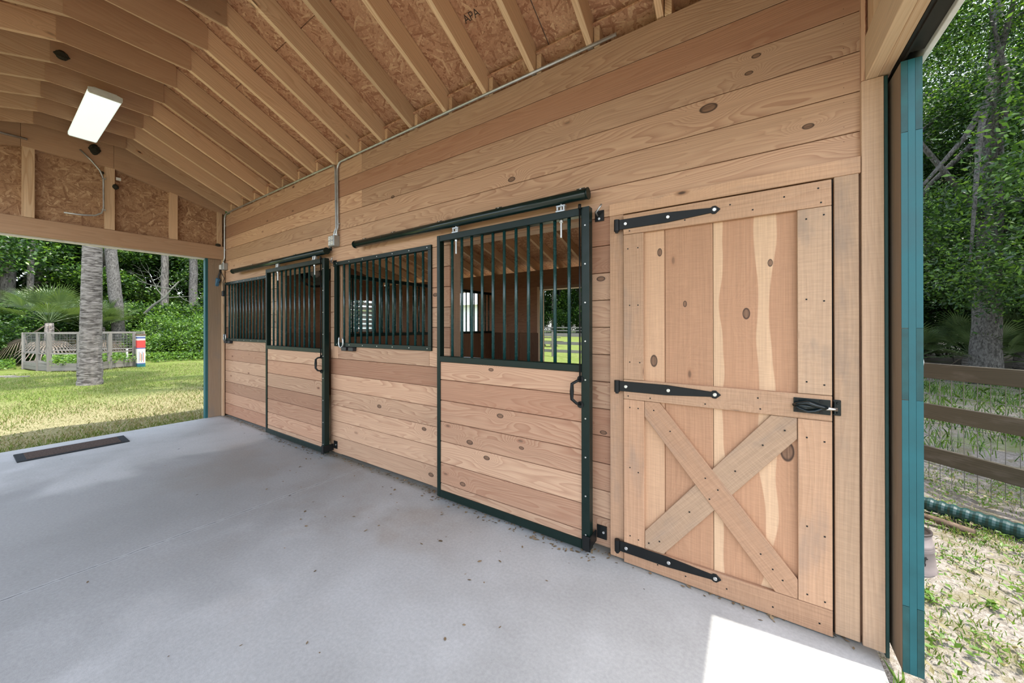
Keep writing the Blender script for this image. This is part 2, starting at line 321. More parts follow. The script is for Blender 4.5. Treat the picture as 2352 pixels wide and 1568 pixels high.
# ------------------------------------------------------------------ mesh builder
class MB:
    def __init__(s): s.v = []; s.f = []; s.uv = []; s.ti = []; s.mi = []; s.tint = None
    def _t(s): return s.tint if s.tint else (rnd.random(), rnd.random())
    def quad(s, pts, uvs, ti, mi=0):
        b = len(s.v); s.v += [tuple(p) for p in pts]; s.f.append(tuple(range(b, b + len(pts)))); s.uv.append(uvs); s.ti.append(ti); s.mi.append(mi)
    def hexa(s, c, mi=0, uvscale=1.0, tint=None, off=None):
        # c: 8 corners, index bits x,y,z in local box order; grain along the longest edge
        c = [Vector(p) for p in c]
        L = [(c[1] - c[0]).length, (c[2] - c[0]).length, (c[4] - c[0]).length]
        g = L.index(max(L)); ti = tint or s._t()
        ou, ov = off if off else (rnd.random() * 60, rnd.random() * 60)
        b = len(s.v); s.v += [tuple(p) for p in c]
        def co(i):
            q = [(L[0] if i & 1 else 0), (L[1] if i & 2 else 0), (L[2] if i & 4 else 0)]
            return q
        for fc, ax in (((0, 4, 6, 2), 0), ((1, 3, 7, 5), 0), ((0, 1, 5, 4), 1), ((2, 6, 7, 3), 1), ((0, 2, 3, 1), 2), ((4, 5, 7, 6), 2)):
            o = [a for a in range(3) if a != ax]
            if g in o: ua = g; va = [a for a in o if a != g][0]
            else: ua, va = o
            s.f.append(tuple(b + i for i in fc)); s.ti.append(ti); s.mi.append(mi)
            s.uv.append([((co(i)[ua]) * uvscale + ou, (co(i)[va] + (0.37 if ax != 1 else 0)) * uvscale + ov) for i in fc])
    def box(s, x0, x1, y0, y1, z0, z1, mi=0, tint=None, off=None):
        s.hexa([(x1 if i & 1 else x0, y1 if i & 2 else y0, z1 if i & 4 else z0) for i in range(8)], mi, 1.0, tint, off); return s
    def bar(s, p0, p1, w, h, up=(0, 0, 1), mi=0):
        p0, p1 = Vector(p0), Vector(p1); d = (p1 - p0).normalized(); up = Vector(up)
        if abs(d.dot(up)) > 0.99: up = Vector((0, 1, 0))
        sd = d.cross(up).normalized(); u2 = sd.cross(d).normalized()
        c = []
        for i in range(8):
            q = p1 if i & 1 else p0
            c.append(q + sd * (w / 2 if i & 2 else -w / 2) + u2 * (h / 2 if i & 4 else -h / 2))
        # keep outward winding
        s.hexa([c[i ^ 2] for i in range(8)], mi); return s
    def tube(s, path, r, n=10, mi=0, caps=True):
        path = [Vector(p) for p in path]; rs = r if isinstance(r, (list, tuple)) else [r] * len(path)
        ti = s._t(); rings = []; acc = 0.0; prev = None
        for i, p in enumerate(path):
            d = (path[min(i + 1, len(path) - 1)] - path[max(i - 1, 0)]).normalized()
            if prev is None:
                a = Vector((0, 0, 1)) if abs(d.z) < 0.9 else Vector((1, 0, 0)); prev = d.cross(a).normalized()
            e1 = (prev - d * prev.dot(d)).normalized(); prev = e1; e2 = d.cross(e1)
            if i: acc += (p - path[i - 1]).length
            b = len(s.v)
            for k in range(n):
                a = 2 * PI * k / n; s.v.append(tuple(p + e1 * (math.cos(a) * rs[i]) + e2 * (math.sin(a) * rs[i])))
            rings.append((b, acc))
        for (b0, a0), (b1, a1) in zip(rings, rings[1:]):
            for k in range(n):
                k2 = (k + 1) % n
                s.f.append((b0 + k, b0 + k2, b1 + k2, b1 + k)); s.ti.append(ti); s.mi.append(mi)
                s.uv.append([(a0, k / n), (a0, (k + 1) / n), (a1, (k + 1) / n), (a1, k / n)])
        if caps:
            for b, fl in ((rings[0][0], True), (rings[-1][0], False)):
                idx = [b + k for k in range(n)]
                if fl: idx.reverse()
                s.f.append(tuple(idx)); s.ti.append(ti); s.mi.append(mi); s.uv.append([(0, 0)] * n)
        return s
    def prism(s, poly, fn, d0, d1, mi=0):
        # poly: 2-D outline (counter-clockwise seen from the d0 side); fn(a, b, d) -> point
        ti = s._t(); n = len(poly); ou, ov = rnd.random() * 60, rnd.random() * 60
        b = len(s.v)
        for d in (d0, d1):
            for a, c in poly: s.v.append(tuple(fn(a, c, d)))
        fuv = [(a + ou, c + ov) for a, c in poly]
        s.f.append(tuple(b + i for i in range(n))); s.uv.append(fuv); s.ti.append(ti); s.mi.append(mi)
        s.f.append(tuple(b + n + i for i in reversed(range(n)))); s.uv.append(list(reversed(fuv))); s.ti.append(ti); s.mi.append(mi)
        for i in range(n):
            j = (i + 1) % n
            s.f.append((b + j, b + i, b + n + i, b + n + j)); s.ti.append(ti); s.mi.append(mi)
            s.uv.append([(fuv[j][0], fuv[j][1]), fuv[i], (fuv[i][0], fuv[i][1] + d1 - d0), (fuv[j][0], fuv[j][1] + d1 - d0)])
        return s
    def disc(s, c, ax, r, th, n=12, mi=0):
        c = Vector(c); ax = Vector(ax).normalized(); return s.tube([c, c + ax * th], r, n, mi)
    def build(s, name, mat, parent=None, base=None, smooth=False, bevel=0.0, seg=1):
        me = bpy.data.meshes.new(name)
        o = bpy.data.objects.new(name, me)
        org = Vector((0, 0, 0))
        if parent is not None:
            q = parent
            while q is not None: org += q.location; q = q.parent
        elif base is not None: org = Vector(base)
        me.from_pydata([tuple(Vector(p) - org) for p in s.v], [], s.f)
        l1 = me.uv_layers.new(name='UVMap'); l2 = me.uv_layers.new(name='Tint')
        a = [c for f in s.uv for p in f for c in p]; l1.data.foreach_set('uv', a)
        b = [c for f, t in zip(s.f, s.ti) for _ in f for c in t]; l2.data.foreach_set('uv', b)
        for m in (mat if isinstance(mat, (list, tuple)) else [mat]): me.materials.append(M[m])
        me.polygons.foreach_set('material_index', s.mi)
        if smooth: me.polygons.foreach_set('use_smooth', [len(f) == 4 for f in s.f])
        me.validate(); me.update()
        bm = bmesh.new(); bm.from_mesh(me); bmesh.ops.recalc_face_normals(bm, faces=bm.faces); bm.to_mesh(me); bm.free()
        if bevel:
            md = o.modifiers.new('edge', 'BEVEL'); md.width = bevel; md.segments = seg; md.limit_method = 'ANGLE'; md.angle_limit = 0.6
        COL.objects.link(o)
        if parent is not None: o.parent = parent
        elif base is not None: o.location = base
        return o

def tag(o, label=None, cat=None, group=None, kind=None):
    if label: o['label'] = label
    if cat: o['category'] = cat
    if group: o['group'] = group
    if kind: o['kind'] = kind
    return o
def thing(name, label, cat, loc, group=None, kind=None):
    o = bpy.data.objects.new(name, None); o.location = loc; o.empty_display_size = 0.1; COL.objects.link(o)
    return tag(o, label, cat, group, kind)
def dup(root, loc, rz=0.0, sc=1.0, label=None, group=None):
    r = root.copy(); COL.objects.link(r); r.location = loc; r.rotation_euler = (0, 0, rz); r.scale = (sc,) * 3 if not isinstance(sc, tuple) else sc
    if label: r['label'] = label
    if group: r['group'] = group
    for ch in list(root.children):
        c = ch.copy(); COL.objects.link(c); c.parent = r
        for g in ch.children:
            d = g.copy(); COL.objects.link(d); d.parent = c
    return r
SKY, SUN, EXPO = 0.30, 2.7, 1.45
# ------------------------------------------------------------------ measurements (metres; X along the stall fronts, Y into the stalls, Z up)
GZ = -0.10                      # outdoor ground level
RY, RS = -1.545, 0.483          # ridge line, breezeway roof pitch
XB, XF = -7.25, 0.45            # gable ends
YB = 3.05                       # outer stall wall
rb = lambda y: 3.34 - RS * y if y >= RY else 4.005 - 0.31 * (RY - y)     # underside of the breezeway rafters
sb = lambda y: 3.325 - 0.292 * y                                # underside of the stall rafters

# ------------------------------------------------------------------ slab and ground
m = MB(); m.box(XB - 0.06, XF + 0.03, -3.35, YB + 0.1, -0.3, 0.0)
tag(m.build('floor', 'concrete'), 'broad gray concrete slab floor of the barn aisle, stained brown near the stall fronts', 'floor', kind='structure')

def ground():
    xs = np.concatenate([np.linspace(-90, -24, 16), np.linspace(-22, 6, 85), np.linspace(8, 60, 14)])
    ys = np.concatenate([np.linspace(-45, -6, 10), np.linspace(-5, 10, 46), np.linspace(12, 80, 20)])
    m = MB(); X, Y = np.meshgrid(xs, ys); 
    def h(x, y):
        inside = (XB - 0.5 < x < XF + 0.5) and (-3.8 < y < YB + 0.5)
        if inside: return GZ - 0.02
        z = GZ + 0.03 * math.sin(x * 1.7 + y) * math.sin(y * 1.3 - x * .4)
        if x > 0.6: z += 0.03 * math.sin(x * 5.1) * math.sin(y * 4.3)
        return z + 0.011 * max(0, y - 16) 
    W = len(xs)
    for yy in ys:
        for xx in xs: m.v.append((xx, yy, h(xx, yy)))
    for j in range(len(ys) - 1):
        for i in range(W - 1):
            a = j * W + i
            m.f.append((a, a + 1, a + W + 1, a + W)); m.mi.append(0); m.ti.append((0, 0)); m.uv.append([(0, 0)] * 4)
    o = m.build('ground', 'ground', smooth=True)
    tag(o, 'lawn and sandy soil around the barn', 'ground', kind='structure')
ground()

# ------------------------------------------------------------------ plank wall of the stall fronts
SEAM = [3.33, 3.131, 2.9435, 2.756, 2.5685, 2.381, 2.187, 2.001, 1.822, 1.643, 1.464, 1.285, 1.106, 0.927, 0.748, 0.569, 0.39, 0.211, 0.028]
HOLES = [(-7.205, -5.70, 1.275, 2.175), (-5.43, -4.06, -1, 2.187), (-3.915, -2.425, 1.275, 2.185), (-2.17, -0.895, -1, 2.187), (-0.70, 0.385, -1, 2.186)]
m = MB()
for r, (zt, zb) in enumerate(zip(SEAM, SEAM[1:])):
    cuts = []
    for hx0, hx1, hz0, hz1 in HOLES:
        if hz0 < zt - 0.002 and hz1 > zb + 0.002: cuts.append((hx0, hx1, hz0, hz1))
    joints = [-3.45] if r % 2 == 0 else [-4.06]
    if r >= 6: joints = []
    x = -7.29; spans = []
    edges = sorted(cuts)
    for hx0, hx1, hz0, hz1 in edges:
        spans.append((x, hx0, zb, zt))
        if hz1 < zt - 0.002: spans.append((hx0, hx1, max(hz1, zb), zt))
        if hz0 > zb + 0.002: spans.append((hx0, hx1, zb, hz0))
        x = hx1
    spans.append((x, 0.44, zb, zt))
    # a row keeps the same board tint across neighbouring pieces of one plank
    for (a, b, c, d) in spans:
        js = [a] + [j for j in joints if a + 0.2 < j < b - 0.2] + [b]
        for p, q in zip(js, js[1:]):
            m.tint = (rnd.random(), rnd.random())
            m.box(p + 0.001, q - 0.001, 0.0, 0.038, c + 0.002, d - 0.002)
m.tint = None
# nail heads along the studs
for zt, zb in zip(SEAM, SEAM[1:]):
    if zt > 2.25:
        for x in (-6.6, -5.4, -4.1, -3.4, -2.9, -1.8, -1.0, -0.3, 0.38):
            for z in (zb + 0.035, zt - 0.035): m.box(x - 0.003, x + 0.003, -0.0008, 0.004, z - 0.003, z + 0.003, 1)
    elif zt < 2.0:
        for x in (-7.22, -5.5, -3.97, -2.27, -0.86, -0.78):
            if not any(a < x < b and c < zt - 0.05 < d for a, b, c, d in HOLES):
                m.box(x - 0.003, x + 0.003, -0.0008, 0.004, zb + 0.032, zb + 0.038, 1)
tag(m.build('wall_right', ['wall_pine', 'iron'], bevel=0.006), 'long wall of horizontal pine planks with barred stall openings', 'wall', kind='structure')

# framing behind the planks: posts beside each opening
for x0, x1 in ((-7.30, -7.19), (-5.70, -5.43), (-4.06, -3.905), (-2.425, -2.165), (-0.905, -0.70), (0.385, 0.445)):
    m = MB(); m.box(x0, x1, 0.04, 0.135, 0, 3.30); 
    tag(m.build('jamb_post', 'post', bevel=0.003), 'pine framing post beside a stall opening', 'post', 'framing posts behind the plank wall', 'structure')
m = MB(); m.box(-7.3, 0.44, 0.04, 0.135, 2.19, 2.33); m.box(-7.3, .44, .04, .135, 3.2, 3.325)
tag(m.build('beam', 'post'), 'pine beams behind the plank wall over the stall openings', 'beam', kind='structure')

# ------------------------------------------------------------------ barred grilles, sliding doors, tracks
def grille(x0, x1, z0, z1, bars, label):
    t = thing('barred_window', label, 'window grille', ((x0 + x1) / 2, 0, z0), 'barred stall windows', 'thing')
    m = MB(); w = 0.042
    m.box(x0, x1, -0.018, 0.026, z1 - w, z1); m.box(x0, x1, -0.018, 0.026, z0, z0 + w)
    m.box(x0, x0 + w, -0.018, 0.026, z0 + w, z1 - w); m.box(x1 - w, x1, -0.018, 0.026, z0 + w, z1 - w)
    for i in range(7):
        x = x0 + 0.05 + (x1 - x0 - .1) * i / 6
        for z in (z0 + .021, z1 - .021): m.disc((x, -0.018, z), (0, -1, 0), 0.006, 0.003, 8, 1)
    m.build('frame', ['frame', 'zinc'], t, bevel=0.003)
    for x in bars:
        m = MB(); m.tube([(x, 0.004, z0 + w - .01), (x, 0.004, z1 - w + .01)], 0.0115, 10); m.build('bar', 'bar', t, smooth=True)
    return t
grille(-7.25, -5.66, 1.245, 2.205, [-7.10 + 0.1145 * k for k in range(13)], 'green framed barred window in the plank wall, at the far end of the aisle')
grille(-3.957, -2.383, 1.25, 2.212, [-3.79 + 0.1068 * k for k in range(13)], 'dark green barred window in the plank wall, between the two sliding stall doors')

def rowbox(m, x0, x1, y0, y1, seams):
    for a, b in zip(seams, seams[1:]): m.box(x0, x1, y0, y1, a + 0.002, b - 0.002)
def stall_door(x0, x1, z0, z1, bars, lw, rw, hang, label):
    t = thing('stall_gate', label, 'stall door', ((x0 + x1) / 2, -0.08, z0), 'sliding stall doors', 'thing')
    ya, yb = -0.108, -0.052; mz0, mz1 = 1.172, 1.222
    m = MB(); m.box(x0, x0 + lw, ya, yb, z0, z1); m.build('stile', 'frame', t, bevel=0.004)
    m = MB(); m.box(x1 - rw, x1, ya, yb, z0, z1)
    for i in range(9): m.disc((x1 - rw / 2, ya, z0 + .1 + i * .25), (0, -1, 0), 0.006, 0.003, 8, 1)
    m.build('stile', ['frame', 'zinc'], t, bevel=0.004)
    m = MB(); m.box(x0 + lw, x1 - rw, ya, yb, z1 - 0.052, z1); m.build('top_rail', 'frame', t, bevel=0.004)
    m = MB(); m.box(x0 + lw, x1 - rw, ya, yb, mz0, mz1); m.build('middle_rail', 'frame', t, bevel=0.004)
    m = MB(); m.box(x0 + lw, x1 - rw, ya, yb, z0, z0 + 0.06); m.build('bottom_rail', 'frame', t, bevel=0.004)
    m = MB(); rowbox(m, x0 + lw - .006, x1 - rw + .006, ya + 0.012, yb - 0.008, [z0 + .05, 0.14, 0.315, 0.497, 0.665, 0.845, 1.02, mz0 + .01])
    m.build('plank_panel', 'wall_pine', t, bevel=0.004)
    for x in bars:
        m = MB(); m.tube([(x, -0.08, mz1 - .01), (x, -0.08, z1 - 0.045)], 0.0120, 10); m.build('bar', 'bar', t, smooth=True)
    for x in hang:
        m = MB(); m.box(x - .035, x + .035, -0.10, -0.06, z1, z1 + .014); m.box(x - .03, x - .018, -.095, -.065, z1 + .012, z1 + .045); m.box(x + .018, x + .03, -.095, -.065, z1 + .012, z1 + .045)
        m.box(x - .034, x + .034, -.095, -.065, z1 + .036, z1 + .05)
        o = m.build('roller_hanger', 'galv', t, bevel=0.003)
        m = MB(); m.tube([(x, -0.08, z1 - .17), (x, -0.08, z1 + .06)], 0.0075, 8); m.disc((x, -.08, z1 - .068), (0, 0, 1), .014, .014, 6); m.build('bolt', 'zinc', o)
    # latch rod and pull handle
    hx = x1 - rw - 0.005
    m = MB(); m.tube([(hx, -0.118, 1.13), (hx, -0.118, z1 - .01)], 0.006, 8); m.disc((hx, -.118, z1 - .012), (0, 0, 1), .011, .03, 8); m.build('latch_rod', 'iron', t, smooth=True)
    m = MB(); m.tube([(hx, -0.112, 1.125), (hx - .012, -.145, 1.118), (hx - .04, -.152, 1.10), (hx - .042, -.152, 1.05), (hx - .042, -.152, 1.0), (hx - .012, -.145, .975), (hx, -.112, .965)], [.008, .009, .011, .014, .011, .009, .008], 10)
    m.disc((hx, -.108, 1.128), (0, -1, 0), .022, .006, 14); m.disc((hx, -.108, .962), (0, -1, 0), .022, .006, 14)
    m.build('handle', 'iron', t, smooth=True)
    return t
stall_door(-5.49, -4.0, 0.035, 2.255, [-5.315 + 0.1165 * k for k in range(10)], 0.036, 0.055, (-5.19, -4.26), 'green framed sliding stall door at the far end, with bars over pale planks')
stall_door(-2.22, -0.85, 0.025, 2.245, [-2.064 + 0.1062 * k for k in range(11)], 0.036, 0.055, (-2.02, -1.06), 'black framed sliding stall door beside the plank X-braced door, with bars over planks')

def track(x0, x1, br, label):
    t = thing('door_track', label, 'track', ((x0 + x1) / 2, 0, 2.33), 'sliding door tracks')
    m = MB(); m.tube([(x0, -0.08, 2.337), (x1, -0.08, 2.337)], 0.036, 20); m.build('rail', 'track', t, smooth=True)
    for x in (x0, x1):
        m = MB(); m.disc((x - .004, -.08, 2.337), (1, 0, 0), .039, .008, 20); m.build('end_cap', 'frame', t)
    for x in br:
        m = MB(); m.box(x - .03, x + .03, -.006, -.0005, 2.36, 2.412); m.box(x - .012, x + .012, -.075, 0, 2.366, 2.376); m.disc((x, -.006, 2.40), (0, -1, 0), .009, .006, 8, 1)
        m.build('bracket', ['frame', 'zinc'], t)
    return t
track(-6.68, -4.005, (-6.2, -5.55, -4.9, -4.06), 'green tubular door track over the stall door at the far end')
track(-3.446, -0.868, (-3.40, -2.93, -2.29, -1.64, -0.95), 'black tubular door track over the stall door next to the X-braced door')
for x, s in ((-3.965, 'far sliding stall door'), (-0.818, 'stall door beside the X-braced door')):
    t = thing('door_catch', f'black catch plate at the top corner of the {s}', 'catch', (x, 0, 2.2), 'stall door catches')
    m = MB(); m.box(x - .03, x + .03, -.008, 0, 2.165, 2.235); m.disc((x, -.008, 2.18), (0, -1, 0), .008, .005, 8, 1); m.build('plate', ['iron', 'zinc'], t)
    m = MB(); m.tube([(x - .01, -.01, 2.20), (x - .01, -.045, 2.215), (x + .02, -.055, 2.24), (x + .03, -.05, 2.26)], .006, 8); m.build('hook', 'galv', t, smooth=True)
    t = thing('door_guide', f'black floor guide at the bottom corner of the {s}', 'guide', (x, 0, 0.05), 'stall door guides')
    m = MB(); m.box(x - .02, x + .045, -.008, 0, .075, .16); m.disc((x + .025, -.008, .12), (0, -1, 0), .008, .005, 8, 1); m.build('plate', ['iron', 'zinc'], t)
    m = MB(); m.box(x - .03, x - .022, -.125, -.008, .05, .125); m.box(x - .075, x - .022, -.125, -.117, .03, .125); m.build('cup', 'iron', t, bevel=0.003)

def horseshoe(x, label):
    t = thing('horseshoe_latch', label, 'latch', (x, -0.02, 1.21), 'horseshoe latches')
    m = MB(); p = []
    for i in range(13):
        a = PI + PI * i / 12; p.append((x + 0.043 * math.cos(a), -0.03, 1.29 + 0.05 * math.sin(a)))
    p = [(x - .034, -.03, 1.355), (x - .041, -.03, 1.325)] + p + [(x + .041, -.03, 1.325), (x + .034, -.03, 1.355)]
    m.tube(p, 0.008, 8); m.build('horseshoe', 'galv', t, smooth=True)
    for a, b in ((.03, .12), (.165, .25)):
        m = MB(); m.box(x + a, x + b, -.05, .0, 1.205, 1.248); m.build('block', 'black', t, bevel=.006)
    m = MB(); m.box(x + .03, x + .25, -.014, 0, 1.235, 1.25); m.build('bar', 'iron', t)
horseshoe(-3.80, 'horseshoe latch below the barred window between the two stall doors')
horseshoe(-7.19, 'horseshoe latch below the barred window in the far corner')

# ------------------------------------------------------------------ plank tack-room door (the setting's first door), casing and corner
d = thing('door_1', 'wide cedar plank door with an X brace on its lower half and black strap hinges', 'door', (-0.16, -0.03, 0), kind='structure')
m = MB()
for a, b, tn in ((-0.645, -0.412, (.85, .2)), (-0.410, -0.163, (.25, .55)), (-0.161, 0.325, (.6, .4))):
    m.tint = tn; m.box(a, b, -0.030, -0.008, 0.012, 2.155, off=({-0.645: 3.1, -0.410: 7.9, -0.161: 13.3}[a], {-0.645: 2.0, -0.410: 21.3, -0.161: 5.2}[a]))
m.tint = None; m.build('panel', 'door_panel', d, bevel=0.0025)
def plank(name, x0, x1, z0, z1, mat='door_cedar', y0=-0.052, y1=-0.030, parent=d):
    m = MB(); m.box(x0, x1, y0, y1, z0, z1); return m.build(name, mat, parent, bevel=0.002)
plank('top_rail', -0.648, 0.328, 2.041, 2.163); plank('middle_rail', -0.648, 0.328, 1.020, 1.140); plank('bottom_rail', -0.648, 0.328, 0.006, 0.128)
plank('stile', -0.648, -0.528, 1.142, 2.039); plank('stile', 0.201, 0.328, 1.142, 2.039, 'door_stile')
plank('stile', -0.648, -0.525, 0.130, 1.018); plank('stile', 0.201, 0.328, 0.130, 1.018)
def diag(poly, u0, u1, y0, name, mat):
    # planks on the slant: grain runs along u0 -> u1
    dx, dz = u1[0] - u0[0], u1[1] - u0[1]; L = math.hypot(dx, dz); dx /= L; dz /= L
    m = MB(); loc = [((x - u0[0]) * dx + (z - u0[1]) * dz, -(x - u0[0]) * dz + (z - u0[1]) * dx) for x, z in poly]
    m.prism(loc, lambda a, c, dd: (u0[0] + a * dx - c * dz, dd, u0[1] + a * dz + c * dx), y0, -0.030); m.build(name, mat, d, bevel=0.002)
diag([(-.523, .926), (.11, .130), (.199, .130), (.199, .226), (-.439, 1.018), (-.523, 1.018)], (-.52, .97), (.199, .18), -0.052, 'brace', 'door_cedar')
diag([(-.523, .130), (-.419, .130), (.199, .915), (.199, 1.018), (.095, 1.018), (-.523, .234)], (-.52, .18), (.199, .97), -0.0475, 'brace', 'door_stile')
m = MB()
for x, z in [(-.61, 2.06), (-.50, 2.11), (-.30, 2.075), (-.08, 2.12), (.02, 2.075), (.15, 2.115), (.29, 2.06), (.28, 2.13), (-.62, 1.95), (-.56, 1.95), (-.61, 1.6), (-.56, 1.6), (-.61, 1.25), (-.55, 1.25),
             (.235, 1.99), (.30, 2.0), (.235, 1.6), (.30, 1.59), (.235, 1.2), (.30, 1.19), (-.62, 1.04), (-.49, 1.04), (-.2, 1.04), (.04, 1.10), (.05, 1.045), (-.61, .97), (-.56, .97), (-.61, .6), (-.56, .58), (-.61, .18), (-.56, .17),
             (.235, .93), (.30, .92), (.235, .5), (.3, .47), (.235, .17), (.3, .16), (-.47, .97), (-.38, .86), (-.2, .63), (-.14, .58), (.05, .30), (.14, .20), (.1, .24), (.15, .95), (.06, .86), (-.06, .70), (-.18, .52), (-.28, .42), (-.44, .2), (-.5, .17), (-.3, .05), (-.1, .06), (.1, .05), (.28, .05), (-.45, .06)]:
    m.box(x - .0035, x + .0035, -.0528, -.05, z - .0035, z + .0035)
m.build('nail', 'iron', d)['kind'] = 'stuff'
for z in (2.105, 1.098, 0.099):
    m = MB(); pl = [(-.672, -.031), (-.40, -.030), (-.17, -.014), (-.163, -.021), (-.148, -.022), (-.124, 0), (-.148, .022), (-.163, .021), (-.17, .014), (-.40, .030), (-.672, .031)]
    m.prism(pl, lambda a, c, dd: (a, dd, z + c), -0.059, -0.052)
    h = m.build('strap_hinge', 'iron', d, bevel=0.0015)
    m = MB(); m.tube([(-.688, -.056, z - .038), (-.688, -.056, z + .034)], .0165, 14); m.disc((-.688, -.056, z - .048), (0, 0, 1), .010, .012, 10); m.build('barrel', 'iron', h, smooth=False)
    for x in (-.632, -.388, -.153):
        m = MB(); m.disc((x, -.059, z), (0, -1, 0), .0105, .007, 10); m.build('bolt', 'zinc', h, bevel=0.002)
# lever latch
zl = 1.085
m = MB(); m.box(.184, .322, -.056, -.052, zl - .036, zl + .036); lt = m.build('latch', 'latch_iron', d, bevel=0.004, seg=2)
for x, z in ((.197, .025), (.197, -.025), (.288, .026), (.288, -.026)):
    m = MB(); m.disc((x, -.056, zl + z), (0, -1, 0), .0065, .004, 10); m.build('screw', 'iron', lt)
m = MB(); m.tube([(.183, -.066, zl), (.20, -.082, zl + .012), (.232, -.098, zl + .022), (.262, -.088, zl + .010), (.292, -.072, zl + .001), (.31, -.066, zl)], [.007, .0075, .008, .0085, .008, .007], 12); m.build('lever', 'latch_iron', lt, smooth=True)
m = MB(); m.tube([(.183, -.066, zl), (.205, -.076, zl - .012), (.235, -.082, zl - .024), (.262, -.076, zl - .02), (.29, -.068, zl - .006), (.31, -.066, zl)], [.006, .0065, .007, .0075, .008, .007], 12); m.build('lever', 'latch_iron', lt, smooth=True)
m = MB(); m.tube([(.19, -.064, zl), (.23, -.07, zl - .001), (.28, -.066, zl - .001)], [.012, .019, .010], 12); m.build('lever_body', 'latch_iron', lt, smooth=True)
m = MB(); m.tube([(.28, -.064, zl - .004), (.345, -.064, zl - .004)], .0075, 12); m.build('latch_bolt', 'steel', lt, smooth=True)

def trim(n, x0, x1, y0, y1, z0, z1, mat, label):
    m = MB(); m.box(x0, x1, y0, y1, z0, z1); return tag(m.build(f'trim_{n}', mat, bevel=0.002), label, 'trim', kind='structure')
trim(1, -0.742, -0.656, -0.026, 0.03, 0.004, 2.177, 'door_cedar', 'cedar casing board on the hinge side of the plank door')
trim(2, -0.745, 0.433, -0.027, 0.03, 2.178, 2.256, 'door_cedar', 'cedar casing board across the top of the plank door')
t3 = trim(3, 0.340, 0.4265, -0.026, 0.03, 0.010, 2.177, 'door_stile', 'weathered casing board on the latch side of the plank door')
m = MB(); m.box(.333, .362, -.034, -.026, zl - .038, zl + .036); m.box(.333, .341, -.062, -.026, zl - .03, zl + .03); m.disc((.351, -.034, zl + .022), (0, -1, 0), .006, .004, 8); m.disc((.351, -.034, zl - .024), (0, -1, 0), .006, .004, 8)
m.build('latch_keeper', 'latch_iron', t3, bevel=0.002)
trim(4, 0.436, 0.510, -0.024, 0.10, 0.0, 2.598, 'post', 'pale corner board at the near end of the plank wall')
trim(5, 0.511, 0.524, -0.020, 0.14, -0.02, 2.598, 'teal_dark', 'dark green painted edge of the front corner post')
m = MB(); m.box(0.385, 0.434, -0.004, 0.03, 0.0, 2.225); tag(m.build('trim_6', 'brown_wood'), 'dark door stop behind the latch side casing', 'trim', kind='structure')
m = MB(); m.box(0.328, 0.345, 0.0, 0.03, 0.0, 2.2); m.box(-.7, .385, .03, .036, 0, 2.23); tag(m.build('trim_7', 'iron'), 'black backing standing for the shade in the gaps round the plank door', 'trim', kind='structure')  # black strip and sheet paint the shade in the door gaps

# ------------------------------------------------------------------ front opening: header, gable, door track cover, parked barn door
m = MB(); m.box(XF, 0.4925, -3.1, -0.002, 2.60, 2.802); m.box(0.4935, 0.533, -3.1, -0.002, 2.603, 2.802)
tag(m.build('beam', 'header', bevel=0.002), 'doubled pine header beam over the front opening', 'beam', kind='structure')
wf = MB()
wf.prism([(0.3, 2.8), (-3.4, 2.8), (-3.4, rb(-3.4) + 0.19), (RY, rb(RY) + 0.2), (0.0, rb(0) + 0.2), (0.3, 3.45)], lambda a, c, dd: (dd, a, c), 0.515, 0.53)
wf = wf.build('wall_front', 'osb_gable'); tag(wf, 'strand board gable over the front opening', 'wall', kind='structure')
for y in (-0.06, -0.68, -1.3, -1.93, -2.55):
    m = MB(); m.box(XF + .01, 0.51, y - .045, y + .045, 2.803, rb(y) + .05); m.build('stud', 'rafter_pine', wf)
m = MB(); m.box(0.436, 0.449, -0.022, 0.03, 2.60, 3.33); m.build('corner_board', 'wall_pine', wf)
m = MB(); m.box(0.51, 0.53, 0.14, YB, -.1, 2.6); m.build('siding', 'osb_gable', wf)
t = thing('track_cover', 'dark boxed metal cover of the barn door track, white outside, over the front opening', 'track cover', (0.57, -1.0, 2.6))
m = MB(); m.box(0.535, 0.548, -3.2, 1.8, 2.604, 2.74); m.box(0.548, 0.603, -3.2, 1.8, 2.700, 2.712); m.box(0.548, 0.556, -3.2, 1.8, 2.596, 2.612); m.build('inner_channel', 'track_cover', t)
m = MB(); m.box(0.549, 0.603, -3.2, -0.135, 2.606, 2.616); m.build('soffit', 'track_cover', t)
m = MB(); m.box(0.6035, 0.622, -3.2, 1.8, 2.586, 2.755); m.build('fascia', 'white', t, bevel=0.002)
m = MB(); m.box(0.535, 0.622, -3.2, 1.8, 2.756, 2.768); m.build('top_flashing', 'white', t)

bd = thing('door_2', 'big sliding barn door parked open, its teal painted edge seen at the front opening', 'door', (0.567, 0.6, 0.02), kind='structure')
YE = -0.13
m = MB(); m.box(0.536, 0.556, YE + .002, 1.7, 0.022, 2.58); m.build('inner_board', 'jamb_wood', bd)
m = MB(); m.box(0.5565, 0.577, YE + .002, 1.7, 0.022, 2.58); m.build('core_board', 'jamb_wood', bd)
m = MB(); m.box(0.5775, 0.598, YE + .002, 1.7, 0.022, 2.58); m.build('outer_board', 'teal', bd)
for x0, x1, mid in ((0.536, 0.5555, 0), (0.5563, 0.577, 1), (0.5778, 0.598, 0)):
    segs = [(0.022, 2.58, 'teal')] if mid else [(0.022, 0.30, 'teal_green'), (0.302, 1.16, 'teal'), (1.162, 1.46, 'teal_green'), (1.462, 2.28, 'teal'), (2.282, 2.58, 'teal_green')]
    for a, b, mt in segs:
        m = MB(); m.box(x0, x1, YE - .002, YE + .0015, a, b); m.build('edge_strip', mt, bd)
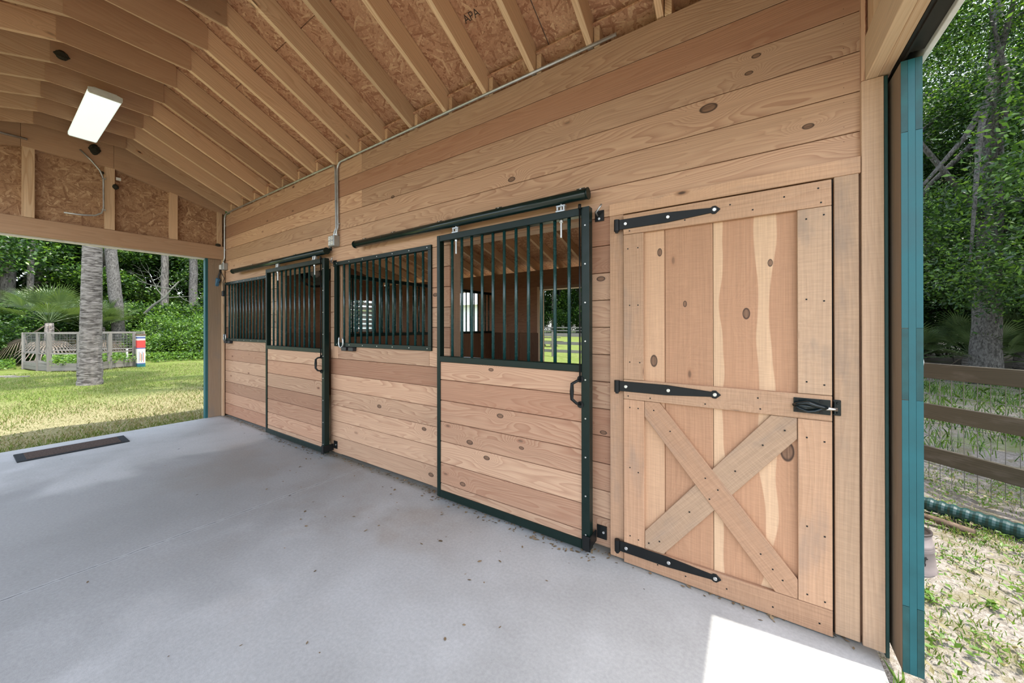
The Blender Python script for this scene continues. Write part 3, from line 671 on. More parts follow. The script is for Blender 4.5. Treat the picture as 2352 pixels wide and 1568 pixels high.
m = MB(); m.tube([(.598, .03, 1.355), (.632, .03, 1.35), (.636, .03, 1.31), (.632, .03, 1.27), (.598, .03, 1.265)], [.007, .008, .009, .008, .007], 10); m.build('pull_handle', 'galv', bd, smooth=True)

# ------------------------------------------------------------------ back gable and back opening
wb = MB()
wb.prism([(0.0, 2.59), (-3.4, 2.59), (-3.4, rb(-3.4) + .19), (RY, rb(RY) + .2), (0.0, rb(0) + .2)], lambda a, c, dd: (dd, a, c), -7.33, -7.317)
wb = wb.build('wall_back', 'osb_gable'); tag(wb, 'strand board gable wall over the back opening', 'wall', kind='structure')
m = MB(); m.box(-7.316, -7.25, -3.4, -0.005, 2.585, 2.80); m.build('header', 'gusset', wb, bevel=0.003)
for y0, y1 in ((-0.684, -0.592), (-1.331, -1.240), (-1.992, -1.899), (-2.65, -2.56), (-0.10, -0.045)):
    m = MB(); m.box(-7.316, -7.252, y0, y1, 2.803, 3.325 + 0.24 * min(-y0, 1.29) + .02); m.build('stud', 'rafter_pine', wb, bevel=0.002)
for pl in ([(0.0, 3.335), (-1.25, 3.645), (-1.25, 4.10), (0.0, 3.49)], [(-1.252, 3.645), (-2.0, 3.645), (-2.0, 4.0), (-1.252, 4.10)], [(-2.002, 3.645), (-3.3, 3.335), (-3.3, 3.60), (-2.002, 4.0)]):
    m = MB(); m.prism(pl, lambda a, c, dd: (dd, a, c), -7.31, -7.248); m.build('sloped_plate', 'gusset', wb, bevel=0.002)
m = MB(); m.box(-7.40, -7.335, -3.4, 0.0, 2.565, 2.60); m.build('drip_edge', 'white', wb)
m = MB(); m.box(-7.245, -7.24, -1.232, -1.185, 3.495, 3.535); tag(m.build('paper_tag', 'paper', base=(-7.24, -1.21, 3.5)), 'small white paper tag stapled on the strand board of the back gable', 'tag')
m = MB(); m.box(-7.375, -7.30, -0.215, -0.045, 0.0, 2.584); tag(m.build('trim_8', 'jamb_wood', bevel=0.003), 'brown jamb board beside the back opening', 'trim', kind='structure')
m = MB(); m.box(-7.385, -7.30, -0.25, -0.218, -0.02, 2.584); tag(m.build('trim_9', 'teal'), 'teal painted edge of the back opening jamb', 'trim', kind='structure')
m = MB(); m.box(-7.318, -7.245, -0.043, -0.012, 0.0, 2.584); tag(m.build('trim_10', 'rafter_pine', bevel=0.002), 'pale corner strip in the far corner of the aisle', 'trim', kind='structure')

# ------------------------------------------------------------------ roof: sheathing, trusses over the aisle, rafters over the stalls
def sheet(m, y0, y1, zf, th, x0, x1, gap=0.004):
    c = []
    for i in range(8):
        x = x1 - gap if i & 1 else x0 + gap; y = y1 if i & 2 else y0; z = zf(y) + (th if i & 4 else 0)
        c.append((x, y, z))
    m.hexa(c)
m = MB(); top = lambda y: rb(y) + 0.2045
for k in range(4):
    xa = -7.45 + k * 2.08; 
    sheet(m, -0.803, 0.06, top, 0.012, xa, xa + 2.08)
    sheet(m, RY, -0.809, top, 0.012, xa - (1.0 if k else 0), xa + 1.08 + (1.0 if k == 3 else 0))
    sheet(m, -2.284, RY, top, 0.012, xa, xa + 2.08); sheet(m, -3.15, -2.291, top, 0.012, xa, xa + 2.08)
tag(m.build('ceiling', 'osb_roof'), 'strand board roof sheathing over the aisle rafters', 'ceiling', kind='structure')
m = MB()
sheet(m, RY, 0.20, lambda y: rb(min(y, .2)) + .2175, 0.03, -7.6, 0.80, 0); sheet(m, -3.35, RY, lambda y: rb(y) + .2175, 0.03, -7.6, 0.80, 0)
stop = lambda y: sb(y) + 0.15
sheet(m, 0.19, 3.7, lambda y: stop(y) + .0125, 0.03, -7.6, 0.80, 0)
tag(m.build('roof', 'roof_gray'), 'roofing over the barn', 'roof', kind='structure')
m = MB()
for k in range(4):
    xa = -7.45 + k * 2.05
    sheet(m, -0.012, 1.27, stop, 0.012, xa, xa + 2.05); sheet(m, 1.276, 2.48, stop, 0.012, xa - .9 if k else xa, xa + 1.15 + (.9 if k == 3 else 0)); sheet(m, 2.486, 3.6, stop, 0.012, xa, xa + 2.05)
tag(m.build('ceiling_over_stalls', 'osb_roof'), 'strand board roof sheathing over the stalls', 'ceiling', kind='structure')

TX = [-0.44 - 0.4416 * k for k in range(16)][::-1] + [0.0, 0.415]
th = 0.02
for i, x in enumerate(TX):
    t = thing('roof_truss', f'bare pine roof truss with a plywood ridge gusset, {ORD[i]} from the far gable', 'roof truss', (x, RY, 3.34), 'roof trusses over the aisle')
    for s in (1, -1):
        f = lambda y: y if s == 1 else 2 * RY - y
        pts = [(0.035, 3.335), (0.035, rb(0.035) + .2), (RY + .0005, rb(RY) + .202), (RY + .0005, rb(RY)), (0.0, 3.338)]
        if s == -1: continue
        m = MB(); b = len(m.v); ti = m._t(); L = [p for p in pts]
        # grain runs up the slope
        ca, sa = math.cos(math.atan(RS)), math.sin(math.atan(RS))
        loc = [((-y) * ca + (z - 3.34) * sa, -(-y) * sa + (z - 3.34) * ca) for y, z in L]
        m.prism(loc, lambda a, c, dd: (dd, f(-(a * ca - c * sa)), 3.34 + a * sa + c * ca), x - th, x + th)
        m.build('rafter', 'rafter_pine', t, bevel=0.002)
    m = MB(); m.prism([(RY - .0005, 4.005), (RY - .0005, 4.20), (-3.14, rb(-3.14) + .2), (-3.14, rb(-3.14))], lambda a, c, dd: (dd, a, c), x - th, x + th); m.build('rafter', 'rafter_pine', t, bevel=0.002)
    m = MB(); gp = [(-1.92, 3.882), (-1.17, 3.895), (-1.17, 4.105), (RY, 4.27), (-1.92, 4.085)]
    m.prism(gp, lambda a, c, dd: (dd, a, c), x + th + .0005, x + th + .0125); m.build('gusset', 'gusset', t)
    m = MB(); m.box(x - .017, x + .017, -1.90, -1.19, 3.905, 4.04); m.build('collar_tie', 'rafter_pine', t, bevel=0.002)
for i, x in enumerate([xx + 0.045 for xx in TX[:-1]]):
    m = MB(); ca, sa = math.cos(math.atan(.292)), math.sin(math.atan(.292))
    loc = [(0.0, 0.008), (3.62, 0.008), (3.62, 0.14), (0.0, 0.14)]
    m.prism(loc, lambda a, c, dd: (dd, 0.0 + a * ca + c * sa * 0, sb(0) - a * sa + c / ca), x - .02, x + .02)
    tag(m.build('stall_rafter', 'rafter_pine', base=(x, 0.0, 3.33), bevel=0.002), 'bare pine rafter over the stalls, sloping away behind the plank wall', 'rafter', 'rafters over the stalls')
# unseen far side of the aisle, left open for sky light: eave beam, posts
m = MB(); m.box(-7.3, 0.53, -3.16, -3.08, 3.30, 3.50); tag(m.build('beam', 'header'), 'eave beam on the open side of the aisle', 'beam', kind='structure')
for x in (-7.26, -3.4, 0.46):
    m = MB(); m.box(x - .07, x + .07, -3.19, -3.05, 0, 3.30); tag(m.build('column', 'post'), 'square timber post on the open side of the aisle', 'post', 'aisle posts', 'structure')
# ------------------------------------------------------------------ stall interiors
m = MB()
def vboards(m, x0, x1, y0, y1, z0, z1, w=0.19):
    # upright boards along the longer horizontal side
    if x1 - x0 > y1 - y0:
        n = max(1, round((x1 - x0) / w)); e = np.linspace(x0, x1, n + 1)
        for a, b in zip(e, e[1:]): m.box(a + .002, b - .002, y0, y1, z0, z1)
    else:
        n = max(1, round((y1 - y0) / w)); e = np.linspace(y0, y1, n + 1)
        for a, b in zip(e, e[1:]): m.box(x0, x1, a + .002, b - .002, z0, z1)
# outer wall with the two stall back openings, near one widened out of view for light

m = MB()
for a, b in ((-7.3, -5.55), (-4.35, -3.0), (-0.8, 0.45)): m.box(a, b, YB, YB + .012, 1.362, 2.15)
m.box(-7.3, .45, YB, YB + .012, 2.15, 2.435)
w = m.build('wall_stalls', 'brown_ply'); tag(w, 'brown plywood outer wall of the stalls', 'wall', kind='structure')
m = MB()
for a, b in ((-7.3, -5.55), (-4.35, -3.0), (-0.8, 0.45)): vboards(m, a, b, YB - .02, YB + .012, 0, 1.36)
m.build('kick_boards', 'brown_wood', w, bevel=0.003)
m = MB()
for a, b in ((-7.3, -5.55), (-4.35, -3.0), (-0.8, 0.45)): m.box(a, b, YB + .014, YB + .12, 0, 2.42)
m.box(-7.3, .45, YB + .014, YB + .12, 2.15, 2.42); m.build('outer_siding', 'osb_gable', w)
m = MB(); m.box(-3.02, -2.975, YB - .012, YB + .15, 0.0, 2.15); m.build('door_jamb', 'header', w)
m = MB(); m.box(-3.035, -2.99, YB + .152, YB + .19, 0.0, 2.2); m.build('door_trim', 'teal', w)
m = MB(); m.box(-3.0, -0.8, YB - .01, YB + .15, 2.10, 2.15); m.build('door_head', 'jamb_wood', w)
# far end wall of the end stall, with its louvered window
m = MB(); WY0, WY1, WZ0, WZ1 = 2.06, 2.86, 1.34, 2.07
m.box(-7.33, -7.318, .04, WY0, 1.36, 3.3); m.box(-7.33, -7.318, WY1, YB + .1, 1.36, 3.3); m.box(-7.33, -7.318, WY0, WY1, WZ1, 3.2)
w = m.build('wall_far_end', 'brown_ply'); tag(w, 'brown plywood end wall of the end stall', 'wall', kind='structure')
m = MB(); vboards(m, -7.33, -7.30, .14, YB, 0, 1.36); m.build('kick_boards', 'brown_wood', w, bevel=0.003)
m = MB(); m.box(-7.36, -7.332, -0.03, YB + .12, -.1, 1.33); m.box(-7.36, -7.332, -.03, WY0, 1.33, 3.3); m.box(-7.36, -7.332, WY1, YB + .12, 1.33, 3.1); m.box(-7.36, -7.332, WY0, WY1, WZ1, 3.2); m.build('outer_siding', 'osb_gable', w)
t = thing('window_1', 'white louvered window in the end wall of the end stall, seen through bars', 'window', (-7.33, (WY0 + WY1) / 2, WZ0), kind='structure')
for k in range(7):
    m = MB(); z = WZ0 + .05 + k * .10; m.bar((-7.34, WY0, z), (-7.34, WY1, z), .006, .075, (0.55, 0, 1)); m.build('louver', 'white', t)
m = MB(); m.box(-7.355, -7.31, WY0, WY0 + .03, WZ0, WZ1); m.box(-7.355, -7.31, WY1 - .03, WY1, WZ0, WZ1); m.box(-7.355, -7.31, WY0 + .38, WY0 + .40, WZ0, WZ1); m.build('window_frame', 'teal', t)
# partition between the stalls: boards below, bars above
w = MB(); vboards(w, -4.025, -3.985, .14, YB - .02, 0, 1.352)
w = w.build('wall_partition', 'brown_wood', bevel=0.003); tag(w, 'dark board partition with bars between the two stalls', 'wall', kind='structure')
m = MB(); m.box(-4.03, -3.98, .14, YB - .02, 2.055, 2.10); m.box(-4.03, -3.98, .14, YB - .02, 1.353, 1.39); m.build('bar_rail', 'frame', w, bevel=0.003)
for k in range(27):
    y = .24 + k * .1045; m = MB(); m.tube([(-4.005, y, 1.385), (-4.005, y, 2.06)], .0115, 10); m.build('bar', 'bar', w, smooth=True)
m = MB(); m.box(-4.045, -3.965, 1.50, 1.58, 0, 2.1); m.build('post', 'brown_wood', w)
# wall between the stall and the tack room, and dark tack room side
m = MB(); m.box(-0.705, -0.69, .135, YB, 0, 3.2); w = m.build('wall_tack_room', 'brown_ply'); tag(w, 'plywood wall between the stall and the tack room', 'wall', kind='structure')
m = MB(); m.box(.43, .45, .10, YB, 0, 3.3); tag(m.build('wall_tack_front', 'brown_ply'), 'plywood front wall of the tack room', 'wall', kind='structure')
m = MB(); m.box(-7.28, -4.05, .16, YB - .03, .001, .05); m.box(-3.96, -.72, .16, YB - .03, .001, .05); tag(m.build('stall_reflector', 'reflector'), 'pale shavings bedding on the stall floors', 'reflector', kind='stuff')  # unseen pale layer put in to bounce light onto the stall rafters
# stall fan
t = thing('stall_fan', 'round black fan with a silver hub, high on the end wall of the end stall', 'fan', (-7.2, 1.42, 2.27))
fc = Vector((-7.16, 1.42, 2.53))
def ring(m, c, ax, R, r, n=28, k=8):
    c = Vector(c); ax = Vector(ax).normalized(); a = Vector((0, 0, 1)); e1 = ax.cross(a).normalized(); e2 = ax.cross(e1)
    m.tube([c + e1 * R * math.cos(2 * PI * i / n) + e2 * R * math.sin(2 * PI * i / n) for i in range(n + 1)], r, k, caps=False)
fax = Vector((1, -0.35, -0.12)).normalized()
m = MB(); ring(m, fc, fax, .265, .02); ring(m, fc + fax * .1, fax, .265, .014); ring(m, fc + fax * .1, fax, .17, .005)
m.build('cage', 'fan_metal', t, smooth=True)
m = MB(); m.disc(fc - fax * .03, fax, .085, .10, 20); m.build('hub', 'galv', t, bevel=.01)
e1 = fax.cross(Vector((0, 0, 1))).normalized(); e2 = fax.cross(e1)
for k in range(4):
    a = k * PI / 2 + .3; r_ = e1 * math.cos(a) + e2 * math.sin(a); tn = fax.cross(r_)
    m = MB(); m.bar(fc + r_ * .07, fc + r_ * .245, .006, .13, tn + fax * .5); m.build('blade', 'fan_metal', t)
m = MB(); m.tube([fc - fax * .05, fc - fax * .10 + Vector((0, 0, .06)), Vector((-7.315, 1.45, 2.60))], .014, 8); m.build('wall_arm', 'fan_metal', t, smooth=True)

# ------------------------------------------------------------------ conduits, boxes and cords
def strap(t, x, y, z):
    m = MB(); m.box(x - .018, x + .018, y - .016, y + .002, z - .008, z + .008); m.build('strap', 'galv', t)
def arc(c, r, a0, a1, n=6):
    return [(c[0] + r * math.cos(a0 + (a1 - a0) * i / n), c[1], c[2] + r * math.sin(a0 + (a1 - a0) * i / n)) for i in range(n + 1)]
Yc = -0.016
t = thing('conduit', 'metal conduit from the outlet box up and along the wall top to the far corner', 'conduit', (-3.96, 0, 2.5), 'metal conduits')
m = MB(); m.tube([(-3.925, -.03, 2.505), (-3.925, -.03, 2.55), (-3.915, Yc, 2.60), (-3.93, Yc, 3.22)] + arc((-4.01, Yc, 3.255), .08, 0, PI / 2, 6)[0:] + [(-4.3, Yc, 3.338), (-6.9, Yc, 3.345), (-7.10, Yc, 3.345), (-7.205, Yc, 3.33), (-7.235, Yc, 3.26), (-7.235, Yc, 2.62), (-7.25, -.03, 2.53)], .0115, 10); m.build('pipe', 'galv', t, smooth=True)
for x, z in ((-3.926, 3.17), (-3.917, 2.63), (-4.9, 3.338), (-5.75, 3.34), (-6.6, 3.345), (-7.235, 3.15), (-7.235, 2.75)): strap(t, x, Yc + .016, z)
t = thing('conduit', 'metal conduit from the outlet box up and along the wall top over the near stall', 'conduit', (-3.88, 0, 2.5), 'metal conduits')
m = MB(); m.tube([(-3.885, -.03, 2.505), (-3.885, -.03, 2.55), (-3.878, Yc, 2.60), (-3.893, Yc, 3.22)] + [(p[0], p[1], p[2]) for p in arc((-3.813, Yc, 3.255), .08, PI, PI / 2, 6)] + [(-3.5, Yc, 3.338), (-2.0, Yc, 3.34), (-0.7, Yc, 3.342)], .0115, 10); m.build('pipe', 'galv', t, smooth=True)
for x, z in ((-3.88, 2.64), (-3.09, 3.338), (-2.206, 3.34), (-1.32, 3.34), (-.88, 3.34)): strap(t, x, Yc + .016, z)
t = thing('conduit', 'bent metal conduit hanging on the strand board of the back gable', 'conduit', (-7.23, -1.4, 3.3), 'metal conduits')
m = MB(); m.tube([(-7.225, -1.55, 3.78), (-7.225, -1.46, 3.68), (-7.225, -1.38, 3.57), (-7.225, -1.347, 3.47), (-7.225, -1.345, 3.07), (-7.225, -1.365, 3.0), (-7.225, -1.42, 2.955), (-7.225, -1.52, 2.935), (-7.225, -1.68, 2.925)], .010, 10); m.build('pipe', 'galv', t, smooth=True)
for z in (3.47, 3.05):
    m = MB(); m.box(-7.238, -7.212, -1.362, -1.328, z - .008, z + .008); m.build('strap', 'galv', t)
t = thing('conduit', 'straight metal conduit along the upper plate of the back gable', 'conduit', (-7.23, -2.4, 3.72), 'metal conduits')
m = MB(); m.tube([(-7.225, -1.955, 3.735), (-7.225, -3.0, 3.72)], .012, 10); m.build('pipe', 'galv', t, smooth=True)
t = thing('outlet_box', 'metal outlet box with a white four-socket receptacle below the paired conduits', 'outlet', (-3.93, 0, 2.45))
m = MB(); m.box(-3.99, -3.87, -.068, 0, 2.385, 2.505); m.build('box', 'box_gray', t, bevel=.006, seg=2)
m = MB(); m.box(-3.985, -3.875, -.072, -.0685, 2.39, 2.50); m.build('cover', 'galv', t, bevel=.002)
for x in (-3.958, -3.903):
    for z in (2.472, 2.418):
        m = MB(); m.disc((x, -.072, z), (0, -1, 0), .0195, .004, 16); s = m.build('socket', 'outlet', t)
        m = MB(); m.box(x - .008, x - .005, -.0768, -.0755, z - .006, z + .006); m.box(x + .005, x + .008, -.0768, -.0755, z - .006, z + .006); m.build('slot', 'black', s)
m = MB(); m.disc((-3.925, -.03, 2.503), (0, 0, 1), .018, .022, 10); m.disc((-3.885, -.03, 2.503), (0, 0, 1), .018, .022, 10); m.build('connector', 'galv', t)
t = thing('outlet_box', 'small gray outlet box in the far corner of the aisle wall', 'outlet', (-7.2, 0, 2.46))
m = MB(); m.box(-7.245, -7.145, -.06, 0, 2.41, 2.52); m.build('box', 'box_gray', t, bevel=.005)
m = MB(); m.disc((-7.235, -.03, 2.518), (0, 0, 1), .016, .02, 10); m.build('connector', 'galv', t)
t = thing('power_cord', 'power cord hanging from the corner outlet with a white plug, blue adapter and inline switch', 'cord', (-7.26, -.05, 2.45))
m = MB(); m.box(-7.30, -7.246, -.075, -.025, 2.42, 2.50); m.build('plug', 'outlet', t, bevel=.008)
m = MB(); m.tube([(-7.275, -.06, 2.42), (-7.27, -.07, 2.36), (-7.285, -.085, 2.30), (-7.265, -.07, 2.24), (-7.275, -.08, 2.20)], .012, 8); m.build('wire', 'black', t, smooth=True)
m = MB(); m.tube([(-7.27, -.06, 2.4), (-7.22, -.05, 2.33), (-7.2, -.03, 2.27), (-7.235, -.04, 2.21), (-7.245, -.03, 2.1), (-7.245, -.02, 2.02)], .005, 8); m.build('wire', 'black', t, smooth=True)
m = MB(); m.bar((-7.33, -.10, 2.15), (-7.27, -.09, 2.27), .06, .05, (0, 1, 0)); m.build('adapter', 'blue_plug', t, bevel=.008)
m = MB(); m.box(-7.27, -7.22, -.05, -.012, 1.98, 2.07); m.build('inline_switch', 'black', t, bevel=.008)

# ------------------------------------------------------------------ ceiling lights
def strip_light(x0, x1, label):
    yc, w = -1.56, .115; z0, z1 = 3.815, 3.895
    t = thing('ceiling_light', label, 'ceiling light', ((x0 + x1) / 2, yc, z0), 'wraparound ceiling lights')
    m = MB(); pr = [(-w, .012), (-w + .012, 0), (w - .012, 0), (w, .012), (w, .05), (w - .03, .06), (-w + .03, .06), (-w, .05)]
    m.prism(pr, lambda a, c, dd: (dd, yc + a, z0 + c), x0 + .022, x1 - .022); m.build('diffuser', 'diffuser', t)
    for a, b in ((x0, x0 + .02), (x1 - .02, x1)):
        m = MB(); m.prism([(p[0] * 1.03, p[1] * 1.02 + .0) for p in pr], lambda q, c, dd: (dd, yc + q, z0 + c), a, b); m.build('end_cap', 'white_metal', t)
    m = MB(); m.box(x0 + .01, x1 - .01, yc - .08, yc + .08, z0 + .062, z1 - .008); m.build('housing', 'white_metal', t)
strip_light(-6.92, -5.46, 'white wraparound ceiling light under the trusses by the back gable')
strip_light(-3.36, -1.96, 'white wraparound ceiling light under the trusses, its end just showing at the picture top')

# ------------------------------------------------------------------ wasp nests on the timbers
def nest(loc, sx, sy, sz, label, seed):
    r = random.Random(seed); bm = bmesh.new(); bmesh.ops.create_icosphere(bm, subdivisions=3, radius=1)
    for v in bm.verts:
        k = 1 + 0.16 * math.sin(v.co.x * 5 + seed) * math.cos(v.co.z * 6) + r.uniform(-.06, .06)
        v.co = Vector((v.co.x * sx * k, v.co.y * sy * k, v.co.z * sz * k))
    me = bpy.data.meshes.new('mud_nest'); bm.to_mesh(me); bm.free(); me.materials.append(M['mud'])
    o = bpy.data.objects.new('mud_nest', me); o.location = loc; COL.objects.link(o); tag(o, label, 'nest', 'mud dauber nests on the timbers')
nest((TX[4] + .035, -1.855, 3.975), .02, .045, .04, 'dark mud nest stuck on a truss gusset, above the ceiling light', 1)
nest((-7.24, -1.425, 3.836), .02, .05, .065, 'larger dark mud nest on the sloped plate of the back gable', 2)
nest((-7.245, -1.235, 3.40), .02, .03, .035, 'small dark mud nest beside a gable stud, below the paper tag', 3)
nest((-7.245, -1.36, 3.55), .02, .022, .022, 'tiny mud nest at the top of a gable stud, beside the bent conduit', 4)
nest((-7.245, -0.10, 2.815), .02, .035, .025, 'dark mud nest in the bottom corner of the back gable above the header', 5)

# ------------------------------------------------------------------ printed grade stamps on the roof sheathing
def stamp(lines, x, y, size, rot=0.0):
    ang = math.atan(RS)
    for i, s in enumerate(lines):
        cu = bpy.data.curves.new('stamp', 'FONT'); cu.body = s; cu.size = size * (1.0 if i == 0 else .55); cu.align_x = 'LEFT'; cu.fill_mode = 'FRONT'
        tmp = bpy.data.objects.new('tmp', cu); COL.objects.link(tmp); dg = bpy.context.evaluated_depsgraph_get()
        me = bpy.data.meshes.new_from_object(tmp.evaluated_get(dg)); bpy.data.objects.remove(tmp)
        o = bpy.data.objects.new('grade_stamp', me); me.materials.clear(); me.materials.append(M['ink'])
        # text seen from below: x axis along +X... mirrored so that it reads correctly from the aisle
        ex = Vector((1, 0, 0)); n = Vector((0, -math.sin(ang), -math.cos(ang))); ey = n.cross(ex)
        p = Vector((x, y, rb(y) + .2035)) - ey * (i * size * .85)
        o.matrix_world = Matrix((( *ex, 0), (*ey, 0), (*n, 0), (0, 0, 0, 1))).transposed()
        o.location = p; o['kind'] = 'structure'; COL.objects.link(o)
        par = bpy.data.objects['ceiling']; o.parent = par
stamp(['APA'], -1.72, -0.30, .075)

# ------------------------------------------------------------------ door mat and litter
t = thing('door_mat', 'long worn doormat with a dark rubber rim on the slab by the back opening', 'mat', (-6.8, -1.62, 0))
c = [Vector((-7.02, -2.06, 0)), Vector((-6.60, -2.05, 0)), Vector((-6.615, -1.20, 0)), Vector((-7.03, -1.19, 0))]
def flat(m, pts, z0, z1):
    m.prism([(p.x, p.y) for p in pts], lambda a, b, dd: (a, b, dd), z0, z1)
m = MB(); flat(m, c, .001, .012); m.build('rim', 'rubber', t, bevel=.005)
ctr = sum(c, Vector()) / 4; c2 = [p + (ctr - p).normalized() * .075 for p in c]
m = MB(); flat(m, c2, .010, .0155); m.build('pile', 'mat_pile', t, bevel=.003)

def scatter(name, mat, items, label, cat):
    V = []; F = []; T = []
    for (x, y, z, s, kind) in items:
        a = rnd.random() * 2 * PI; e1 = Vector((math.cos(a), math.sin(a), rnd.uniform(-.25, .25))); e2 = Vector((-math.sin(a), math.cos(a), rnd.uniform(-.25, .25)))
        b = len(V); w = s * rnd.uniform(.3, .6)
        c0 = Vector((x, y, z + s * .18))
        for q in (-e1 * s, -e1 * .3 * s + e2 * w, e1 * .5 * s + e2 * w * .8, e1 * s, e1 * .4 * s - e2 * w, -e1 * .3 * s - e2 * w): V.append(tuple(c0 + q))
        F.append(tuple(range(b, b + 6))); T.append((rnd.random(), rnd.random()))
    me = bpy.data.meshes.new(name); me.from_pydata(V, [], F); l1 = me.uv_layers.new(name='UVMap'); l2 = me.uv_layers.new(name='Tint')
    l2.data.foreach_set('uv', [c for t_ in T for _ in range(6) for c in t_]); me.materials.append(M[mat])
    o = bpy.data.objects.new(name, me); COL.objects.link(o); tag(o, label, cat, kind='stuff'); return o
it = []
for i in range(620):
    x = rnd.uniform(-7.2, 0.4); y = -abs(rnd.gauss(0, .035)) - .004; it.append((x, y, .002, rnd.uniform(.006, .016), 0))
for cx in (-4.8, -1.6):
    for i in range(160): it.append((rnd.uniform(cx - .8, cx + .8), rnd.uniform(-.16, -.02), .002, rnd.uniform(.006, .017), 0))
for i in range(50): it.append((rnd.uniform(-4.2, -0.9), -abs(rnd.gauss(.35, .35)) - .05, .002, rnd.uniform(.006, .017), 0))
for i in range(40): it.append((rnd.uniform(-6.5, 0.3), rnd.uniform(-2.0, -.1), .002, rnd.uniform(.004, .011), 0))
scatter('leaf_litter', 'litter', it, 'dry leaf bits strewn along the foot of the stall fronts', 'leaf litter')
# ------------------------------------------------------------------ leaves, trees, shrubs
def leaves_mesh(name, centers, dirs, size, mats, mat_ids=None, up_bias=0.6, aspect=0.5, rng=nr):
    # one pointed leaf (two triangles folded on the midrib) per centre
    n = len(centers); C0 = np.asarray(centers, float)
    a = rng.normal(size=(n, 3)); a[:, 2] *= 0.6; a += np.asarray(dirs) * 0.7; a /= np.linalg.norm(a, axis=1, keepdims=True) + 1e-9
    up = rng.normal(size=(n, 3)) * (1 - up_bias); up[:, 2] += up_bias
    sd = np.cross(a, up); sd /= np.linalg.norm(sd, axis=1, keepdims=True) + 1e-9
    nn = np.cross(sd, a)
    s = size * rng.uniform(0.6, 1.3, size=(n, 1)) if np.isscalar(size) else np.asarray(size).reshape(-1, 1) * rng.uniform(.7, 1.3, size=(n, 1))
    p0 = C0 - a * s * .5; p2 = C0 + a * s * .5; fold = nn * s * .08
    p1 = C0 + sd * s * aspect * .5 + fold - a * s * .06; p3 = C0 - sd * s * aspect * .5 + fold - a * s * .06
    V = np.stack([p0, p1, p2, p3], 1).reshape(-1, 3)
    me = bpy.data.meshes.new(name)
    me.vertices.add(4 * n); me.vertices.foreach_set('co', V.ravel())
    idx = np.arange(4 * n).reshape(n, 4)
    lp = np.concatenate([idx[:, [0, 1, 2]], idx[:, [0, 2, 3]]], 1).ravel()
    me.loops.add(6 * n); me.loops.foreach_set('vertex_index', lp)
    me.polygons.add(2 * n); me.polygons.foreach_set('loop_start', np.arange(0, 6 * n, 3)); me.polygons.foreach_set('loop_total', np.full(2 * n, 3))
    for m in mats: me.materials.append(M[m])
    if mat_ids is not None: me.polygons.foreach_set('material_index', np.repeat(np.asarray(mat_ids, int), 2))
    me.update(calc_edges=True)
    me.uv_layers.new(name='UVMap'); l2 = me.uv_layers.new(name='Tint')
    tt = np.repeat(rng.random((n, 2)), 6, axis=0); l2.data.foreach_set('uv', tt.ravel())
    me.validate(); return me
def blob_points(blobs, n, rng=nr, shell=0.55):
    # points in a set of soft ellipsoids (x,y,z,rx,ry,rz), denser near the surface
    w = np.array([b[3] * b[4] * b[5] for b in blobs]) ** 0.7; w /= w.sum()
    k = rng.choice(len(blobs), n, p=w); B = np.array(blobs)[k]
    d = rng.normal(size=(n, 3)); d /= np.linalg.norm(d, axis=1, keepdims=True)
    r = shell + (1 - shell) * rng.random((n, 1)) ** 0.8; r *= 0.8 + 0.35 * rng.random((n, 1))
    return B[:, :3] + d * r * B[:, 3:6], d
def twig_cloud(blobs, ntw, per, spread, rng=nr, shell=.5):
    P, D = blob_points(blobs, ntw, rng, shell)
    c = np.repeat(P, per, 0) + rng.normal(size=(ntw * per, 3)) * spread * np.array([1, 1, .55]); return c, np.repeat(D, per, 0)
def addmesh(name, me, parent=None, loc=None):
    o = bpy.data.objects.new(name, me); COL.objects.link(o)
    if parent is not None: o.parent = parent
    if loc is not None: o.location = loc
    return o
def trunk_mb(path, rads, n=12, limbs=()):
    m = MB(); pts = []; rs = []
    P = [Vector(p) for p in path]
    for i in range(len(P) - 1):
        for k in range(6):
            t = k / 6; q = P[i].lerp(P[i + 1], t); r = rads[i] * (1 - t) + rads[i + 1] * t
            pts.append(q + Vector((rnd.gauss(0, .04 * r), rnd.gauss(0, .04 * r), 0))); rs.append(r * rnd.uniform(.95, 1.06))
    pts.append(P[-1]); rs.append(rads[-1]); m.tube(pts, rs, n)
    for l in limbs: m.tube([Vector(p) for p in l[0]], l[1], 7)
    return m
def make_tree(name, label, group, H, r0, crown, ntw, per, lsize, mats, bark='bark', spread=.28, lean=(0, 0), loc=(0, 0, 0), limbs=6, frac=None, cat='tree'):
    t = thing(name, label, cat, (0, 0, 0), group)
    path = [(0, 0, -.15), (lean[0] * .3, lean[1] * .3, H * .3), (lean[0] * .55, lean[1] * .55, H * .6), (lean[0], lean[1], H)]
    lb = []
    for i in range(limbs):
        b = crown[i % len(crown)]; z = H * rnd.uniform(.35, .85); s = Vector((lean[0] * z / H, lean[1] * z / H, z)); e = Vector(b[:3]) + Vector((rnd.uniform(-.3, .3), rnd.uniform(-.3, .3), rnd.uniform(-.2, .2)))
        mid = s.lerp(e, .5) + Vector((rnd.uniform(-.3, .3), rnd.uniform(-.3, .3), .25)); lb.append(([s, mid, e], [r0 * .35, r0 * .24, r0 * .09]))
    trunk_mb(path, [r0 * 1.25, r0, r0 * .8, r0 * .35], 12, lb).build('trunk', bark, t, smooth=True)
    c, dd = twig_cloud(crown, ntw, per, spread); 
    ids = np.repeat(nr.choice(len(mats), ntw, p=frac), per)  # lit and shaded leaf colours dealt out twig by twig
    addmesh('crown', leaves_mesh('crown', c, dd, lsize, mats, ids), t)
    t.location = loc; return t
